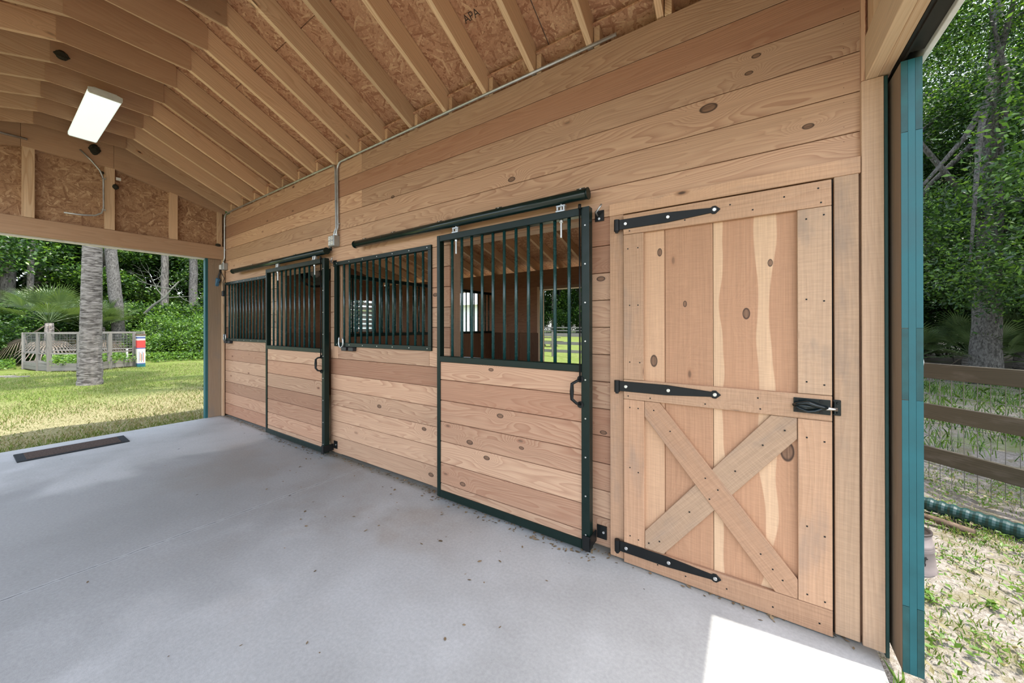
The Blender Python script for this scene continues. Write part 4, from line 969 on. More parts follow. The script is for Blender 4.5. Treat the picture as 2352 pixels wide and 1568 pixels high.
def rblobs(n, R, z0, z1, rr, seed):
    r = random.Random(seed); out = []
    for i in range(n):
        a = r.random() * 2 * PI; q = R * math.sqrt(r.random()); z = r.uniform(z0, z1); s = r.uniform(.6, 1.25) * rr
        out.append((q * math.cos(a), q * math.sin(a), z, s, s, s * .62))
    return out

# --- wood behind the lawn
B1 = make_tree('forest_tree', 'leafy dark tree of the wood behind the lawn', 'trees of the wood behind the lawn', 9.5, .20, rblobs(26, 3.1, 2.2, 10.5, 1.3, 3), 3400, 7, .20, ['leaf_dark', 'leaf_mid', 'leaf_light'], frac=[.5, .36, .14], loc=(-30.5, -3.0, GZ))
B2 = make_tree('forest_tree', 'leafy bright green tree of the wood behind the lawn', 'bright trees of the wood behind the lawn', 8.5, .16, rblobs(22, 2.8, 2.0, 9.5, 1.2, 5), 3000, 7, .20, ['leaf_dark', 'leaf_mid', 'leaf_light'], frac=[.25, .45, .3], loc=(-34.5, 2.2, GZ))
r_ = random.Random(21)
for (x, y, k, s) in [(-36.5, -.2, 0, 1.05), (-38, 4.5, 0, 1.2), (-37, 8.5, 1, 1.1), (-33.5, 8.6, 0, 1.0), (-40, 11, 0, 1.3), (-41, 1.5, 0, 1.35), (-42.5, 6.5, 0, 1.35), (-31.5, 11.5, 0, 1.1), (-35, 13.5, 1, 1.15),
                     (-42, -4.5, 0, 1.3), (-35.5, -5.0, 0, 1.15), (-28.5, 7.2, 1, .8), (-29.5, 14.5, 0, 1.0), (-44, 14, 0, 1.4), (-33, -9, 0, 1.2)]:
    dup((B1, B2)[k], (x, y, GZ), r_.uniform(0, 6.28), s * r_.uniform(.93, 1.07))
def bare_trunk(x, y, r, H, lean, mat, label, name='forest_tree'):
    m = trunk_mb([(0, 0, -.2), (lean[0] * .3, lean[1] * .3, H * .3), (lean[0] * .65, lean[1] * .65, H * .65), (lean[0], lean[1], H)], [r * 1.15, r, r * .92, r * .8], 14)
    o = m.build(name, mat, smooth=True); o.location = (x, y, GZ); return tag(o, label, 'tree')
bare_trunk(-26.4, 1.75, .235, 11, (-.3, -.75), 'bark_pale', 'tall gray palm trunk leaning over the bushes just behind the mesh pen', 'palm_tree')
bare_trunk(-30.2, 4.1, .19, 11, (.05, .1), 'bark', 'brown vine-grown trunk rising from the bushes, between the two gray trunks')
bare_trunk(-29.0, 5.2, .22, 11, (.0, .0), 'bark_pale', 'gray palm trunk in the wood beside the back opening jamb', 'palm_tree')
bare_trunk(-33.0, -1.45, .26, 12, (0, .1), 'bark', 'dark trunk at the edge of the wood, behind the fan palm')
bare_trunk(-29.5, -.95, .11, 11, (0, .25), 'bark_pale', 'thin pale trunk in the wood, above the mesh pen')
bare_trunk(-35.0, -.3, .24, 12, (.2, -.2), 'bark', 'second dark trunk deeper in the wood, above the mesh pen')
m = MB()
def limb(p0, d, L, r, depth):
    p = [Vector(p0)]; v = Vector(d).normalized(); seg = 4
    for i in range(seg):
        v = (v + Vector((rnd.gauss(0, .22), rnd.gauss(0, .22), rnd.gauss(0, .15)))).normalized(); p.append(p[-1] + v * L / seg)
    m.tube(p, [r * (1 - .18 * i) for i in range(seg + 1)], 6)
    if depth:
        for k in range(3): limb(p[rnd.choice((2, 3, 4))], v + Vector((rnd.gauss(0, .7), rnd.gauss(0, .7), rnd.gauss(0, .5))), L * .62, r * .5, depth - 1)
limb((-27.2, 2.7, 2.2), (.1, .5, .8), 2.4, .07, 3)
tag(m.build('dead_branch', 'moss', base=(-27.2, 2.7, 2.2)), 'bare gray dead branches tangled between the leaning palm trunk and the brown trunk', 'branch')
# dense foliage filling the depth of the wood
P = np.stack([nr.uniform(-50, -39, 44000), nr.uniform(-16, 26, 44000), nr.uniform(-.2, 14, 44000)], 1)
o = addmesh('forest_foliage', leaves_mesh('forest_foliage', P, np.zeros_like(P), .62, ['leaf_dark', 'leaf_mid'], nr.choice(2, 44000, p=[.88, .12]))); tag(o, 'dark mass of leaves deep in the wood behind the lawn', 'foliage', kind='stuff')

# --- shrubs along the wood
def shrub(name, label, group, blobs, ntw, per, ls, mats, frac, loc, spread=.14):
    t = thing(name, label, 'shrub', (0, 0, 0), group)
    m = MB()
    for b in blobs[:6]: m.tube([(b[0] * .15, b[1] * .15, -.1), (b[0] * .6, b[1] * .6, b[2] * .5), b[:3]], [.03, .022, .01], 6)
    m.build('stem', 'bark', t, smooth=True)
    c, dd = twig_cloud(blobs, ntw, per, spread); keep = c[:, 2] > -.05; c, dd = c[keep], dd[keep]
    addmesh('foliage', leaves_mesh('foliage', c, dd, ls, mats, np.repeat(nr.choice(len(mats), ntw, p=frac), per)[keep]), t); t.location = loc; return t
S1 = shrub('shrub', 'bright green leafy shrub at the edge of the wood beside the mesh pen', 'bright shrubs at the edge of the wood', rblobs(12, 1.0, .4, 1.7, .55, 8), 1300, 6, .105, ['leaf_light', 'leaf_mid', 'leaf_dark'], [.55, .33, .12], (-24.6, 2.9, GZ))
for (x, y, s) in [(-24.2, 3.9, 1.0), (-23.6, 4.6, 1.15), (-25.8, 4.4, 1.25), (-26.4, 3.0, 1.15), (-22.6, 5.3, 1.1), (-27.5, 1.6, .95)]: dup(S1, (x, y, GZ), rnd.uniform(0, 6), s)
S2 = shrub('shrub', 'shaggy green shrub at the edge of the wood behind the mesh pen and fan palm', 'shaggy shrubs behind the mesh pen', rblobs(12, 1.1, .4, 1.9, .6, 18), 1300, 6, .12, ['leaf_light', 'leaf_mid', 'leaf_dark'], [.25, .45, .3], (-26.2, -1.6, GZ))
for (x, y, s) in [(-27.5, -2.6, 1.1), (-28.2, -.2, 1.25), (-28.5, .9, 1.2), (-25.0, -2.4, .8), (-29.8, 2.4, 1.35), (-29.2, 3.4, 1.4), (-28.2, 4.4, 1.35), (-27.2, 5.6, 1.4), (-30, -2, 1.3), (-31.5, .6, 1.5), (-32, -3.2, 1.5)]: dup(S2, (x, y, GZ), rnd.uniform(0, 6), s)
n = 5200
c = np.stack([nr.uniform(-24.5, -21.4, n), nr.uniform(2.0, 6.5, n), nr.random(n) * .38 - .08], 1); c = c[(c[:, 0] < -21.6 - .25 * np.sin(c[:, 1] * 3))]
c2 = np.stack([nr.uniform(-27, -22.5, 3000), nr.uniform(-3.4, -1.5, 3000), nr.random(3000) * .35 - .08], 1); c = np.concatenate([c, c2])
o = addmesh('undergrowth', leaves_mesh('undergrowth', c, np.zeros_like(c), .10, ['leaf_light', 'leaf_mid'], nr.choice(2, len(c), p=[.7, .3]))); tag(o, 'low bright weeds along the edge of the wood', 'undergrowth', kind='stuff')

# --- fan palms
def fan_leaf(m, base, d, L, droop, mi, nb=22, span=2.5):
    d = Vector(d).normalized(); side = d.cross(Vector((0, 0, 1)))
    side = side.normalized() if side.length > .05 else Vector((1, 0, 0)); up = side.cross(d).normalized()
    base = Vector(base); hub = base + d * L * .48; m.tube([base, base.lerp(hub, .5) + Vector((0, 0, .02)), hub], [.016, .012, .009], 5, mi)
    for i in range(nb):
        a = -span / 2 + span * i / (nb - 1); v = (d * math.cos(a) + side * math.sin(a) + up * .15 * math.cos(a)).normalized(); l = L * .55 * (.72 + .28 * math.cos(a))
        w = side * math.cos(a) - d * math.sin(a); w = w.normalized() * l * .024
        p1 = hub + v * l * .5 + up * .02; p2 = hub + v * l + Vector((0, 0, -droop * l))
        m.quad([hub, p1 - w, p2, p1 + w], [(0, 0)] * 4, (rnd.random(), rnd.random()), mi)
def fan_palm(name, label, loc, n, L, h0, dead=3, group=None, trunk_h=0):
    t = thing(name, label, 'palm', (0, 0, 0), group)
    m = MB(); m.tube([(0, 0, -.2), (0, 0, h0 * .5), (0, 0, h0)], [.16, .15, .12], 10); m.build('stem', 'palm_bark', t, smooth=True)
    for k in range(n):
        a = k * 2.399 + rnd.uniform(-.2, .2); el = 1.25 - 1.25 * (k / n) + rnd.uniform(-.1, .1); d = Vector((math.cos(a) * math.cos(el), math.sin(a) * math.cos(el), math.sin(el)))
        m = MB(); dd = k >= n - dead; 
        if dd: d.z = -.95
        fan_leaf(m, (0, 0, h0), d, L * rnd.uniform(.85, 1.1), .45 if dd else .18, 0, 18 if dd else 22); m.build('dead_frond' if dd else 'frond', 'leaf_dead' if dd else 'leaf_palm', t)
    t.location = loc; return t
F1 = fan_palm('fan_palm', 'bushy fan palm with drooping dry fronds behind the mesh pen', (-24.6, -.62, GZ), 24, 1.95, 1.75, 4)
dup(F1, (-25.8, .55, GZ), 2.2, .85, 'fan palm in the shade right behind the ringed palm trunk')
dup(F1, (-26.6, 1.1, GZ), 4.1, .9, 'fan palm in the shade between the ringed palm trunk and the leaning trunk')

# --- cabbage palm on the lawn
t = thing('palm_tree', 'tall palm with a thick ringed gray trunk standing on the lawn before the mesh pen', 'palm', (-14.9, -.60, GZ))
H = 7.2; pts = []; rs = []
for i in range(90):
    z = -.15 + (H + .15) * i / 89; k = z / H; pts.append((-14.9 + .10 * math.sin(k * 1.5) , -.60 + .07 * k, GZ + z)); rs.append((.222 - .045 * min(1, k * 1.6)) * (1 + .018 * math.sin(i * 2.1) + rnd.uniform(-.012, .012)) + (.02 if .25 < z < .62 else 0) + (.025 if z < .1 else 0))
m = MB(); m.tube(pts, rs, 22); m.build('trunk', 'palm_bark', t, smooth=True)
for k in range(30):
    a = k * 2.399; el = 1.2 - 1.9 * k / 30; d = Vector((math.cos(a) * math.cos(el), math.sin(a) * math.cos(el), math.sin(el))); m = MB(); fan_leaf(m, (-14.8, -.53, GZ + H), d, 2.4, .3, 0, 26, 2.8); m.build('frond', 'leaf_palm', t)
P2 = [(-11.25, 1.03, 6.8), ]
for x, y, h in P2:
    t = thing('palm_tree', 'tall palm beside the back corner of the barn', 'palm', (x, y, GZ))
    m = MB(); m.tube([(x, y, GZ - .1), (x, y, GZ + h * .5), (x + .05, y, GZ + h)], [.2, .17, .16], 16); m.build('trunk', 'palm_bark', t, smooth=True)
    for k in range(22):
        a = k * 2.399; el = 1.2 - 1.7 * k / 22; d = Vector((math.cos(a) * math.cos(el), math.sin(a) * math.cos(el), math.sin(el))); m = MB(); fan_leaf(m, (x + .05, y, GZ + h), d, 2.2, .3, 0, 22, 2.8); m.build('frond', 'leaf_palm', t)

# ------------------------------------------------------------------ mesh garden pen, painted post
t = thing('garden_pen', 'weathered gray timber and wire mesh garden pen behind the ringed palm', 'garden pen', (-21.3, .1, GZ))
C_ = [(-22.7, -1.34), (-21.15, -1.10), (-20.47, -.90), (-19.75, -.29), (-19.54, .14), (-20.05, .46), (-20.3, 1.14), (-22.2, 1.75), (-23.6, .3)]
zt = 1.275
for i, (x, y) in enumerate(C_):
    w = .06 if i in (2, 3, 4, 5) else .045; m = MB(); m.box(x - w, x + w, y - w, y + w, GZ - .1, zt + (.02 if i % 2 else 0)); m.build('post', 'pen_wood', t, bevel=.004)
for i, (a, b) in enumerate(zip(C_, C_[1:] + C_[:1])):
    A = Vector((*a, 0)); B = Vector((*b, 0))
    for z, h, nm in ((zt - .02, .05, 'top_rail'), (.54, .05, 'middle_rail')):
        m = MB(); m.bar((A.x, A.y, z), (B.x, B.y, z), .035, h); m.build(nm, 'pen_wood', t)
    m = MB()
    for z in ((.0, .13) if i != 3 else (.05,)): m.bar((A.x, A.y, z), (B.x, B.y, z), .03, .125)
    if i == 1: m.bar((A.x, A.y, .24), (B.x, B.y, .17), .03, .10)
    m.build('side_board', 'pen_wood', t)
    m = MB(); L = (B - A).length; nn = max(2, int(L / .10))
    for k in range(1, nn): p = A.lerp(B, k / nn); m.tube([(p.x, p.y, .54), (p.x, p.y, zt - .03)], .0035, 4)
    for k in range(1, 7): z = .54 + (zt - .57) * k / 7; m.tube([(A.x, A.y, z), (B.x, B.y, z)], .0035, 4)
    m.build('wire_mesh', 'wire', t)['kind'] = 'stuff'
m = MB(); m.box(-20.46, -20.40, .95, 1.0, GZ, .62); m.build('white_stake', 'white', t)
m = MB(); m.prism([(x, y) for x, y in C_], lambda a, b, dd: (a * .985 - .32, b * .97, dd), GZ, .12); m.build('soil_bed', 'stick', t)
n = 2600; pc = np.stack([nr.uniform(-23.2, -19.9, n), nr.uniform(-.9, 1.2, n), .12 + nr.random(n) * .30], 1)
o = addmesh('garden_greens', leaves_mesh('garden_greens', pc, np.zeros_like(pc), .10, ['leaf_light', 'leaf_mid'], nr.choice(2, n, p=[.7, .3])), None); tag(o, 'low green plants growing inside the mesh pen', 'plants', kind='stuff')
t = thing('painted_post', 'short square post painted cream, red and blue, beside the mesh pen', 'post', (-19.98, 1.27, GZ))
def pb(a, b, mat, w=.115, nm='band', x=-19.98, y=1.27):
    m = MB(); m.box(x - w, x + w, y - w, y + w, a, b); return m.build(nm, mat, t, bevel=.004)
pb(GZ, .02, 'teal', nm='painted_base'); pb(.02, .06, 'blue'); pb(.06, .62, 'cream', nm='shaft'); pb(.62, .66, 'blue'); pb(.66, .95, 'red', nm='painted_panel'); pb(.95, 1.02, 'cream'); pb(1.02, 1.09, 'blue'); pb(1.09, 1.13, 'white'); pb(1.13, 1.20, 'stick', .13, 'cap')
for k in range(5):
    m = MB(); m.box(-19.865, -19.862, 1.20 + k * .03, 1.215 + k * .03, .10 + (k % 2) * .06, .52 - (k % 3) * .05); m.build('painted_figure', ('blue', 'red', 'stick')[k % 3], t)
for x, y, r, lb in ((-19.6, -1.75, .3, 'flat gray plank lying on the lawn before the mesh pen'), (-19.1, -1.5, .1, 'smaller gray plank lying on the lawn before the mesh pen')):
    m = MB(); m.bar((x, y - .3, GZ + .03), (x + .25, y + .1, GZ + .03), .16 if r > .2 else .1, .04); tag(m.build('plank', 'pen_wood', base=(x, y, GZ)), lb, 'plank')

# ------------------------------------------------------------------ right of the barn: rail fence, pipe, can, trees
f0 = Vector((0.85, 3.72, GZ)); fd = Vector((.46, -.5, 0)).normalized()
f0 = f0 - fd * 4.0
def railfence(name, label, p0, d, L, step, rails, ph, rw, mat, group=None, mesh=False, cat='fence'):
    t = thing(name, label, cat, p0, group); d = Vector(d); n = int(L / step) + 1; nrm = Vector((-d.y, d.x, 0))
    for k in range(n):
        p = Vector(p0) + d * (k * step); m = MB(); m.tube([(p.x, p.y, p0[2] - .2), (p.x, p.y, p0[2] + ph)], .065, 10); m.build('post', mat, t, smooth=False)
    for z in rails:
        for k in range(n - 1):
            a = Vector(p0) + d * (k * step) + nrm * .085; b = a + d * step; m = MB(); m.bar((a.x, a.y, p0[2] + z), (b.x, b.y, p0[2] + z + rnd.uniform(-.012, .012)), .036, rw); m.build('rail', mat, t, bevel=.004)
    if mesh:
        m = MB(); a = Vector(p0) + nrm * .11; b = a + d * L
        for k in range(int(L / .085)): q = a + d * (k * .085); m.tube([(q.x, q.y, p0[2] + .02), (q.x + rnd.gauss(0, .004), q.y, p0[2] + 1.12)], .0026, 4, caps=False)
        for k in range(8): z = .04 + k * .14; m.tube([(a.x, a.y, p0[2] + z), (b.x, b.y, p0[2] + z)], .0026, 4, caps=False)
        m.build('wire_mesh', 'wire', t)['kind'] = 'stuff'
    return t
fp = Vector((-1.55, 6.25, GZ))
railfence('rail_fence', 'dark weathered three-rail fence with wire mesh outside the front of the barn', tuple(fp), tuple(fd), 12.0, 3.0, (1.115, .71, .285), 1.25, .15, 'fence_wood', None, True)
t = thing('drain_pipe', 'dark green corrugated drain pipe lying on the ground in front of the rail fence', 'pipe', (1.3, 2.1, GZ))
m = MB(); A = Vector((0.55, 2.52, GZ + .055)); B = Vector((2.6, 1.56, GZ + .055)); n = 150; pts = [A.lerp(B, i / n) + Vector((0, .03 * math.sin(i * .05), 0)) for i in range(n + 1)]
m.tube(pts, [.050 + (.008 if (i % 4) in (1, 2) else 0) for i in range(n + 1)], 16); m.build('corrugated_tube', 'pipe_green', t)
t = thing('stick', 'dead branch lying along the corrugated pipe', 'branch', (1.1, 2.0, GZ))
m = MB(); m.tube([(0.95, 2.15, GZ + .03), (1.12, 2.0, GZ + .035), (1.27, 1.91, GZ + .03), (1.40, 1.83, GZ + .025)], [.012, .02, .028, .03], 8); m.build('wood', 'stick', t, smooth=True)
cx, cy = .87, 1.08
t = thing('metal_can', 'pinkish gray ribbed metal can with a black horse emblem, beyond the barn door edge', 'can', (cx, cy, GZ))
def lathe(prof, n=36):
    m = MB(); b0 = None; ti = m._t()
    for i, (r, z) in enumerate(prof):
        for k in range(n): a = 2 * PI * k / n; m.v.append((cx + r * math.cos(a), cy + r * math.sin(a), z + GZ))
    for i in range(len(prof) - 1):
        for k in range(n):
            k2 = (k + 1) % n; m.f.append((i * n + k, i * n + k2, (i + 1) * n + k2, (i + 1) * n + k)); m.uv.append([(0, 0)] * 4); m.ti.append(ti); m.mi.append(0)
    return m
lathe([(0, .01), (.122, .01), (.124, .03), (.116, .05), (.106, .15), (.110, .155), (.105, .162), (.109, .17), (.104, .177), (.108, .185), (.102, .192), (.094, .25)]).build('body', 'can', t, smooth=True)
lathe([(.094, .25), (.100, .254), (.100, .264), (.09, .266), (.088, .252), (0, .25)]).build('top_rim', 'can_dark', t, smooth=True)
lathe([(.128, .0), (.133, .008), (.131, .026), (.122, .03)]).build('bottom_rim', 'can_dark', t, smooth=True)
# horse emblem wrapped on the can's side, facing the aisle
hs = [(-.034, .004), (-.030, .016), (-.014, .020), (.006, .017), (.014, .024), (.022, .034), (.028, .037), (.029, .031), (.036, .026), (.035, .020), (.027, .020), (.023, .010), (.022, .002), (.026, -.010), (.022, -.022), (.018, -.021), (.020, -.011), (.014, -.002), (-.010, -.002), (-.018, -.004), (-.016, -.013), (-.021, -.023), (-.026, -.022), (-.022, -.012), (-.027, -.004), (-.030, .006), (-.038, -.004), (-.042, -.002)]
a0 = math.atan2(-2.28 - cy, 0 - cx) + .42
m = MB(); m.prism(hs, lambda a, b, dd: (cx + (.1105 + dd) * math.cos(a0 + a / .11), cy + (.1105 + dd) * math.sin(a0 + a / .11), GZ + .10 + b), 0, .003); m.build('horse_emblem', 'black', t)

R1 = make_tree('oak_tree', 'tall mossy oak with pale leaning limbs beyond the rail fence', 'oaks beyond the rail fence', 11, .24, rblobs(46, 3.4, 2.2, 13, 1.15, 41), 9500, 8, .095, ['leaf_dark', 'leaf_mid', 'leaf_light'], 'bark_pale', .22, (.5, .6), (5.2, 12.5, GZ), 10, [.40, .36, .24])  # share of bright leaves raised to paint sunlit upper foliage
R2 = make_tree('oak_tree', 'broad dark oak with a thick trunk beyond the rail fence', 'dark oaks beyond the rail fence', 9.5, .36, rblobs(40, 3.6, 2.0, 10, 1.2, 43), 8500, 8, .11, ['leaf_dark', 'leaf_mid', 'leaf_light'], 'bark_pale', .24, (-.2, .3), (8.9, 18.6, GZ), 8, [.66, .28, .06])
for i, (x, y, k, s) in enumerate([(8.6, 13.6, 0, 1.05), (3.4, 17.5, 1, 1.1), (6.6, 22.5, 1, 1.3), (11.5, 24.5, 0, 1.35), (3.5, 25.5, 0, 1.4), (15, 20, 1, 1.3), (6.4, 31, 0, 1.6), (13.5, 33, 1, 1.7), (12.6, 13.2, 1, 1.1), (6.3, 5.2, 0, .95)]):
    dup((R1, R2)[k], (x, y, GZ), rnd.uniform(0, 6), s)
# hanging moss
t = thing('hanging_moss', 'pale gray moss hanging from the oak limbs beyond the rail fence', 'moss', (6, 13, 3))
t['kind'] = 'stuff'
P = []; D = []
for k in range(60):
    x, y, z = rnd.uniform(3.5, 10.5), rnd.uniform(11, 18), rnd.uniform(2.6, 7)
    for j in range(26): P.append((x + rnd.gauss(0, .05), y + rnd.gauss(0, .05), z - j * .035 * rnd.uniform(.8, 1.4))); D.append((0, 0, -3))
o = addmesh('moss_strands', leaves_mesh('moss_strands', P, D, .12, ['moss'], None, .1, .22)); o.parent = t; o.location = (-6, -13, -3)
G1 = fan_palm('palmetto', 'dark spiky palmetto under the oaks beyond the rail fence', (5.5, 13.0, GZ), 16, 1.35, .55, 2, 'palmettos under the oaks')
for (x, y, s) in [(6.9, 13.4, 1.05), (4.4, 14.2, 1.0), (8.1, 14.4, 1.15), (6.0, 15.6, 1.2), (9.5, 16.2, 1.2), (7.6, 17.0, 1.3), (3.3, 15.4, 1.0), (4.6, 17.8, 1.2), (10.6, 14.6, 1.1)]: dup(G1, (x, y, GZ), rnd.uniform(0, 6), s)
S3 = shrub('shrub', 'dark understory shrub under the oaks beyond the rail fence', 'understory shrubs under the oaks', rblobs(12, 1.1, .4, 2.2, .6, 58), 900, 6, .12, ['leaf_dark', 'leaf_mid'], [.75, .25], (7.0, 19.5, GZ))
for (x, y, s) in [(9.6, 20.5, 1.4), (5.0, 20.5, 1.4), (11.5, 21.5, 1.6), (3.2, 22, 1.6), (8.0, 24, 1.8), (13.5, 24, 1.8), (5.2, 27, 2.0), (10.5, 28, 2.2), (2.0, 27.5, 2.0)]: dup(S3, (x, y, GZ), rnd.uniform(0, 6), s)

# ------------------------------------------------------------------ pasture seen through the stalls
railfence('paddock_fence', 'gray three-rail paddock fence seen through the bars of the near stall', (-16.5, 14.6, GZ), (1, 0, 0), 15.2, 2.62, (1.12, .70, .28), 1.3, .15, 'pen_wood')
railfence('paddock_fence', 'distant gray paddock fence across the pasture', (-42, 41, GZ + .27), (1, 0, 0), 40, 2.5, (1.15, .75, .35), 1.3, .16, 'pen_wood')
for i, (x, y, k, s) in enumerate([(-30, 48, 0, 1.7), (-27.6, 46, 0, 1.8), (-24.2, 45.5, 0, 1.8), (-19.5, 45, 0, 1.7), (-32.5, 47, 0, 2.0), (-25.5, 50, 1, 1.8), (-21, 47, 0, 1.6), (-17, 50, 1, 1.9), (-13, 48, 0, 1.7), (-34, 51, 1, 1.8), (-9, 51, 0, 1.8), (-27, 56, 0, 2.2), (-19, 57, 0, 2.2), (-11.5, 57, 0, 2.1), (-36, 58, 0, 2.2), (-23, 60, 0, 2.5), (-15, 62, 0, 2.5)]):
    dup((B1, B2)[k], (x, y, GZ + .3), rnd.uniform(0, 6), s, 'leafy tree of the tree line across the pasture', 'trees across the pasture')
for x in np.arange(-38, -4, 2.6): dup(S2, (float(x), 45.5 + rnd.uniform(-1, 1), GZ + .3), rnd.uniform(0, 6), rnd.uniform(1.5, 2.6), 'dark undergrowth shrub of the tree line across the pasture', 'shrubs across the pasture')
t = thing('picnic_table', 'dark picnic table on the grass beyond the paddock fence', 'table', (-12.6, 21.5, GZ))
m = MB(); m.box(-13.5, -11.7, 21.1, 21.9, .62, .67); m.build('table_top', 'fence_wood', t)
for y in (20.75, 22.25): 
    m = MB(); m.box(-13.5, -11.7, y - .13, y + .13, .33, .37); m.build('bench', 'fence_wood', t)
for x in (-13.1, -12.1):
    for s in (1, -1):
        m = MB(); m.bar((x, 21.5 - s * .7, GZ), (x, 21.5 + s * .25, .63), .05, .09); m.build('leg', 'fence_wood', t)
# white garage beyond the end stall
t = thing('garage', 'white sided garage with a low roof, seen through the bars of the end stall', 'building', (-15.5, 13.5, GZ))
m = MB(); m.box(-21, -11.2, 11.5, 17, GZ, 2.6); m.build('wall', 'house_white', t)
m = MB(); m.prism([(11.1, 2.55), (17.4, 2.55), (14.25, 4.2)], lambda a, b, dd: (dd, a, b), -21.4, -10.8); m.build('roof', 'house_white', t)
m = MB(); m.box(-14.9, -14.0, 11.46, 11.5, GZ, 2.0); m.build('door', 'black', t)
m = MB(); m.box(-17.5, -16.3, 11.46, 11.5, .9, 1.9); m.build('window', 'roof_gray', t)

# ------------------------------------------------------------------ grass
def blades(name, pts, h, w, mats, frac, label):
    n = len(pts); P = np.asarray(pts); a = nr.random(n) * 2 * PI; hh = h * nr.uniform(.5, 1.3, n); ln = nr.normal(size=(n, 2)) * .45
    e = np.stack([np.cos(a), np.sin(a), np.zeros(n)], 1) * (w * nr.uniform(.7, 1.4, n))[:, None]
    tip = P + np.stack([ln[:, 0] * hh, ln[:, 1] * hh, hh], 1); mid = P + np.stack([ln[:, 0] * hh * .35, ln[:, 1] * hh * .35, hh * .6], 1)
    V = np.stack([P - e, P + e, mid + e * .7, tip, mid - e * .7], 1).reshape(-1, 3)
    me = bpy.data.meshes.new(name); me.vertices.add(5 * n); me.vertices.foreach_set('co', V.ravel()); me.loops.add(5 * n); me.loops.foreach_set('vertex_index', np.arange(5 * n)); me.polygons.add(n)
    me.polygons.foreach_set('loop_start', np.arange(0, 5 * n, 5)); me.polygons.foreach_set('loop_total', np.full(n, 5))
    for m_ in mats: me.materials.append(M[m_])
    me.polygons.foreach_set('material_index', nr.choice(len(mats), n, p=frac)); me.update(calc_edges=True)
    me.uv_layers.new(name='UVMap'); l2 = me.uv_layers.new(name='Tint'); l2.data.foreach_set('uv', np.repeat(nr.random((n, 2)), 5, 0).ravel())
    o = addmesh(name, me); return tag(o, label, 'grass', kind='stuff')
n = 60000
x = -7.42 - np.abs(nr.random(n)) ** 1.5 * 13; y = nr.uniform(-3.2, 3.0, n); 
keep = nr.random(n) < np.where(x > -8.6, .9, .75)
x, y = x[keep], y[keep]
dryp = np.clip((x + 12.5) / 4.5 + .25 * np.sin(y * 2.1 + x) , 0, .85); isdry = (nr.random(len(x)) < dryp) & (x < -8.0)
blades('lawn_grass', np.stack([x, y, np.full(len(x), GZ + .0)], 1)[~isdry], .05, .004, ['grass', 'grass_dry'], [.8, .2], 'short green mown lawn behind the barn')
blades('dry_grass', np.stack([x, y, np.full(len(x), GZ + .0)], 1)[isdry], .045, .005, ['grass_dry', 'grass'], [.78, .22], 'straw coloured dry patch of lawn behind the barn')
pts = []
for k in range(420):
    cx_, cy_ = rnd.uniform(.66, 3.0), rnd.uniform(-.4, 3.6); d = rnd.uniform(.03, .11); 
    for j in range(rnd.randint(8, 40)): pts.append((cx_ + rnd.gauss(0, d), cy_ + rnd.gauss(0, d), GZ + .01))
pts = [p for p in pts if p[0] > .64 or p[1] < -.0 and p[0] > .56]
blades('weeds', pts, .032, .0028, ['grass_fresh', 'grass', 'grass_dry'], [.5, .25, .25], 'sparse grass and weeds on the sandy ground in front of the rail fence')
n = 9000; pc = []
for k in range(330):
    cx_, cy_ = rnd.uniform(.66, 3.0), rnd.uniform(-.4, 3.8); d = rnd.uniform(.02, .075)
    for j in range(rnd.randint(6, 26)): pc.append((cx_ + rnd.gauss(0, d), cy_ + rnd.gauss(0, d), GZ + rnd.uniform(.01, .04)))
pc = np.array([p for p in pc if p[0] > .64]); o = addmesh('broadleaf_weeds', leaves_mesh('broadleaf_weeds', pc, np.zeros_like(pc), .034, ['grass_fresh', 'leaf_light', 'grass_dry'], nr.choice(3, len(pc), p=[.5, .3, .2]), .75)); tag(o, 'small leafy weeds and leaf bits on the sandy ground outside', 'weeds', kind='stuff')
n = 16000; x = nr.uniform(.5, 8, n); y = nr.uniform(4.2, 12.5, n); k_ = (nr.random(n) < .35 + .6 * (np.sin(x * 2.3 + y * 1.1) > -.1))
blades('meadow_grass', np.stack([x, y, np.full(n, GZ)], 1)[k_], .17, .006, ['grass_fresh', 'leaf_mid'], [.7, .3], 'tall bright grass beyond the rail fence')
m = []
t = thing('grass_tuft', 'small tuft of weeds at the corner of the slab by the corner board', 'weed', (.50, -.17, 0))
P = [(0.515 + rnd.gauss(0, .015), -.21 + rnd.gauss(0, .02), -.05) for _ in range(40)]
o = blades('blades', P, .09, .005, ['grass_fresh'], [1.0], None); del o['category']; del o['kind']; o.parent = t; o.location = (-.50, .17, 0)
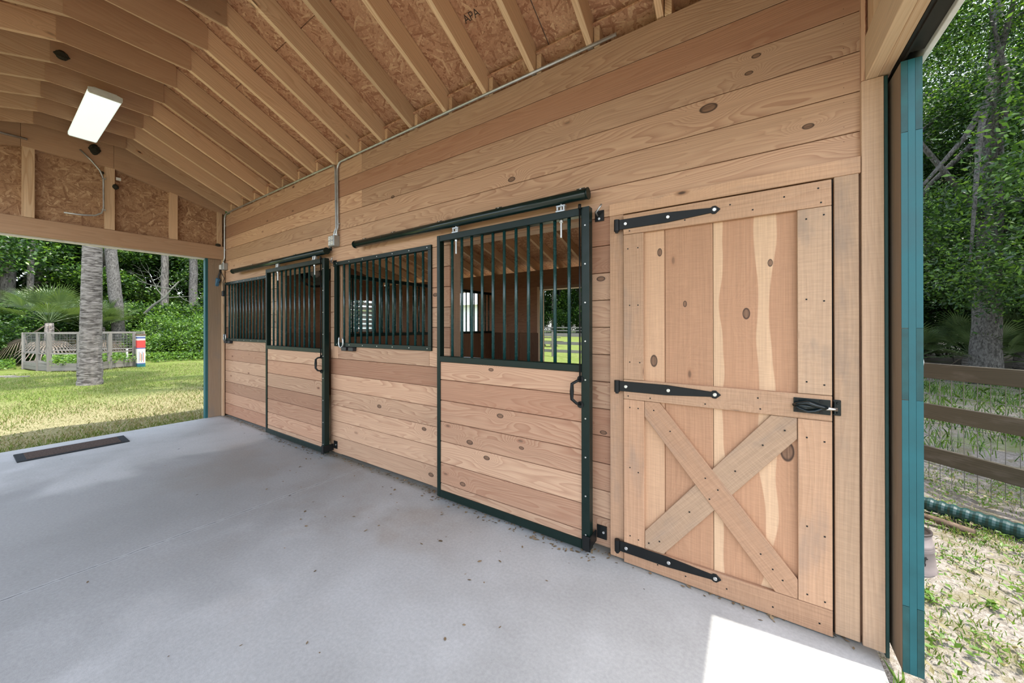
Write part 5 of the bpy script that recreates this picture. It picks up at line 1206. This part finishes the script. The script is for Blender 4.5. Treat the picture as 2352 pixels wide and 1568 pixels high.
# ------------------------------------------------------------------ sun, sky, camera
W = bpy.data.worlds.new('World'); SC.world = W; W.use_nodes = True
nt = W.node_tree; bg = nt.nodes['Background']
sky = nt.nodes.new('ShaderNodeTexSky'); sky.sky_type = 'NISHITA'; sky.sun_disc = False; sky.sun_elevation = math.radians(62); sky.sun_rotation = math.radians(84); sky.air_density = 1.0; sky.dust_density = 1.6; sky.ozone_density = 1.0
hs = nt.nodes.new('ShaderNodeHueSaturation'); hs.inputs['Saturation'].default_value = 0.52
nt.links.new(sky.outputs[0], hs.inputs['Color']); nt.links.new(hs.outputs[0], bg.inputs['Color']); bg.inputs['Strength'].default_value = SKY
L = bpy.data.lights.new('sun', 'SUN'); L.energy = SUN; L.angle = math.radians(0.53); L.color = (1.0, 0.95, 0.86)
so = bpy.data.objects.new('sun', L); COL.objects.link(so)
sd = Vector((0.30, 0.03, 1.0)).normalized(); so.rotation_euler = sd.to_track_quat('Z', 'Y').to_euler(); so.location = (6, 1, 20)
cam = bpy.data.cameras.new('camera'); co = bpy.data.objects.new('camera', cam); COL.objects.link(co); SC.camera = co
cam.sensor_fit = 'HORIZONTAL'; cam.sensor_width = 36.0; cam.lens = 815.72 / 2352 * 36.0; cam.shift_y = -(784 - 748.5) / 2352; cam.clip_start = 0.02; cam.clip_end = 500
yaw, pit, rol = math.radians(-33.6453), math.radians(0.0945), math.radians(-0.0865)
Fv = Vector((math.sin(yaw), math.cos(yaw), 0)); Rv = Vector((math.cos(yaw), -math.sin(yaw), 0)); Uv = Vector((0, 0, 1))
F2 = Fv * math.cos(pit) + Uv * math.sin(pit); U2 = Uv * math.cos(pit) - Fv * math.sin(pit)
R3 = Rv * math.cos(rol) + U2 * math.sin(rol); U3 = U2 * math.cos(rol) - Rv * math.sin(rol)
co.matrix_world = Matrix(((R3.x, U3.x, -F2.x, 0), (R3.y, U3.y, -F2.y, -2.28), (R3.z, U3.z, -F2.z, 1.47), (0, 0, 0, 1)))
SC.view_settings.view_transform = 'Standard'; SC.view_settings.look = 'None'; SC.view_settings.gamma = 1.0; SC.view_settings.use_curve_mapping = False
SC.view_settings.exposure = EXPO
SC.cycles.max_bounces = 8; SC.cycles.diffuse_bounces = 5; SC.cycles.transparent_max_bounces = 8
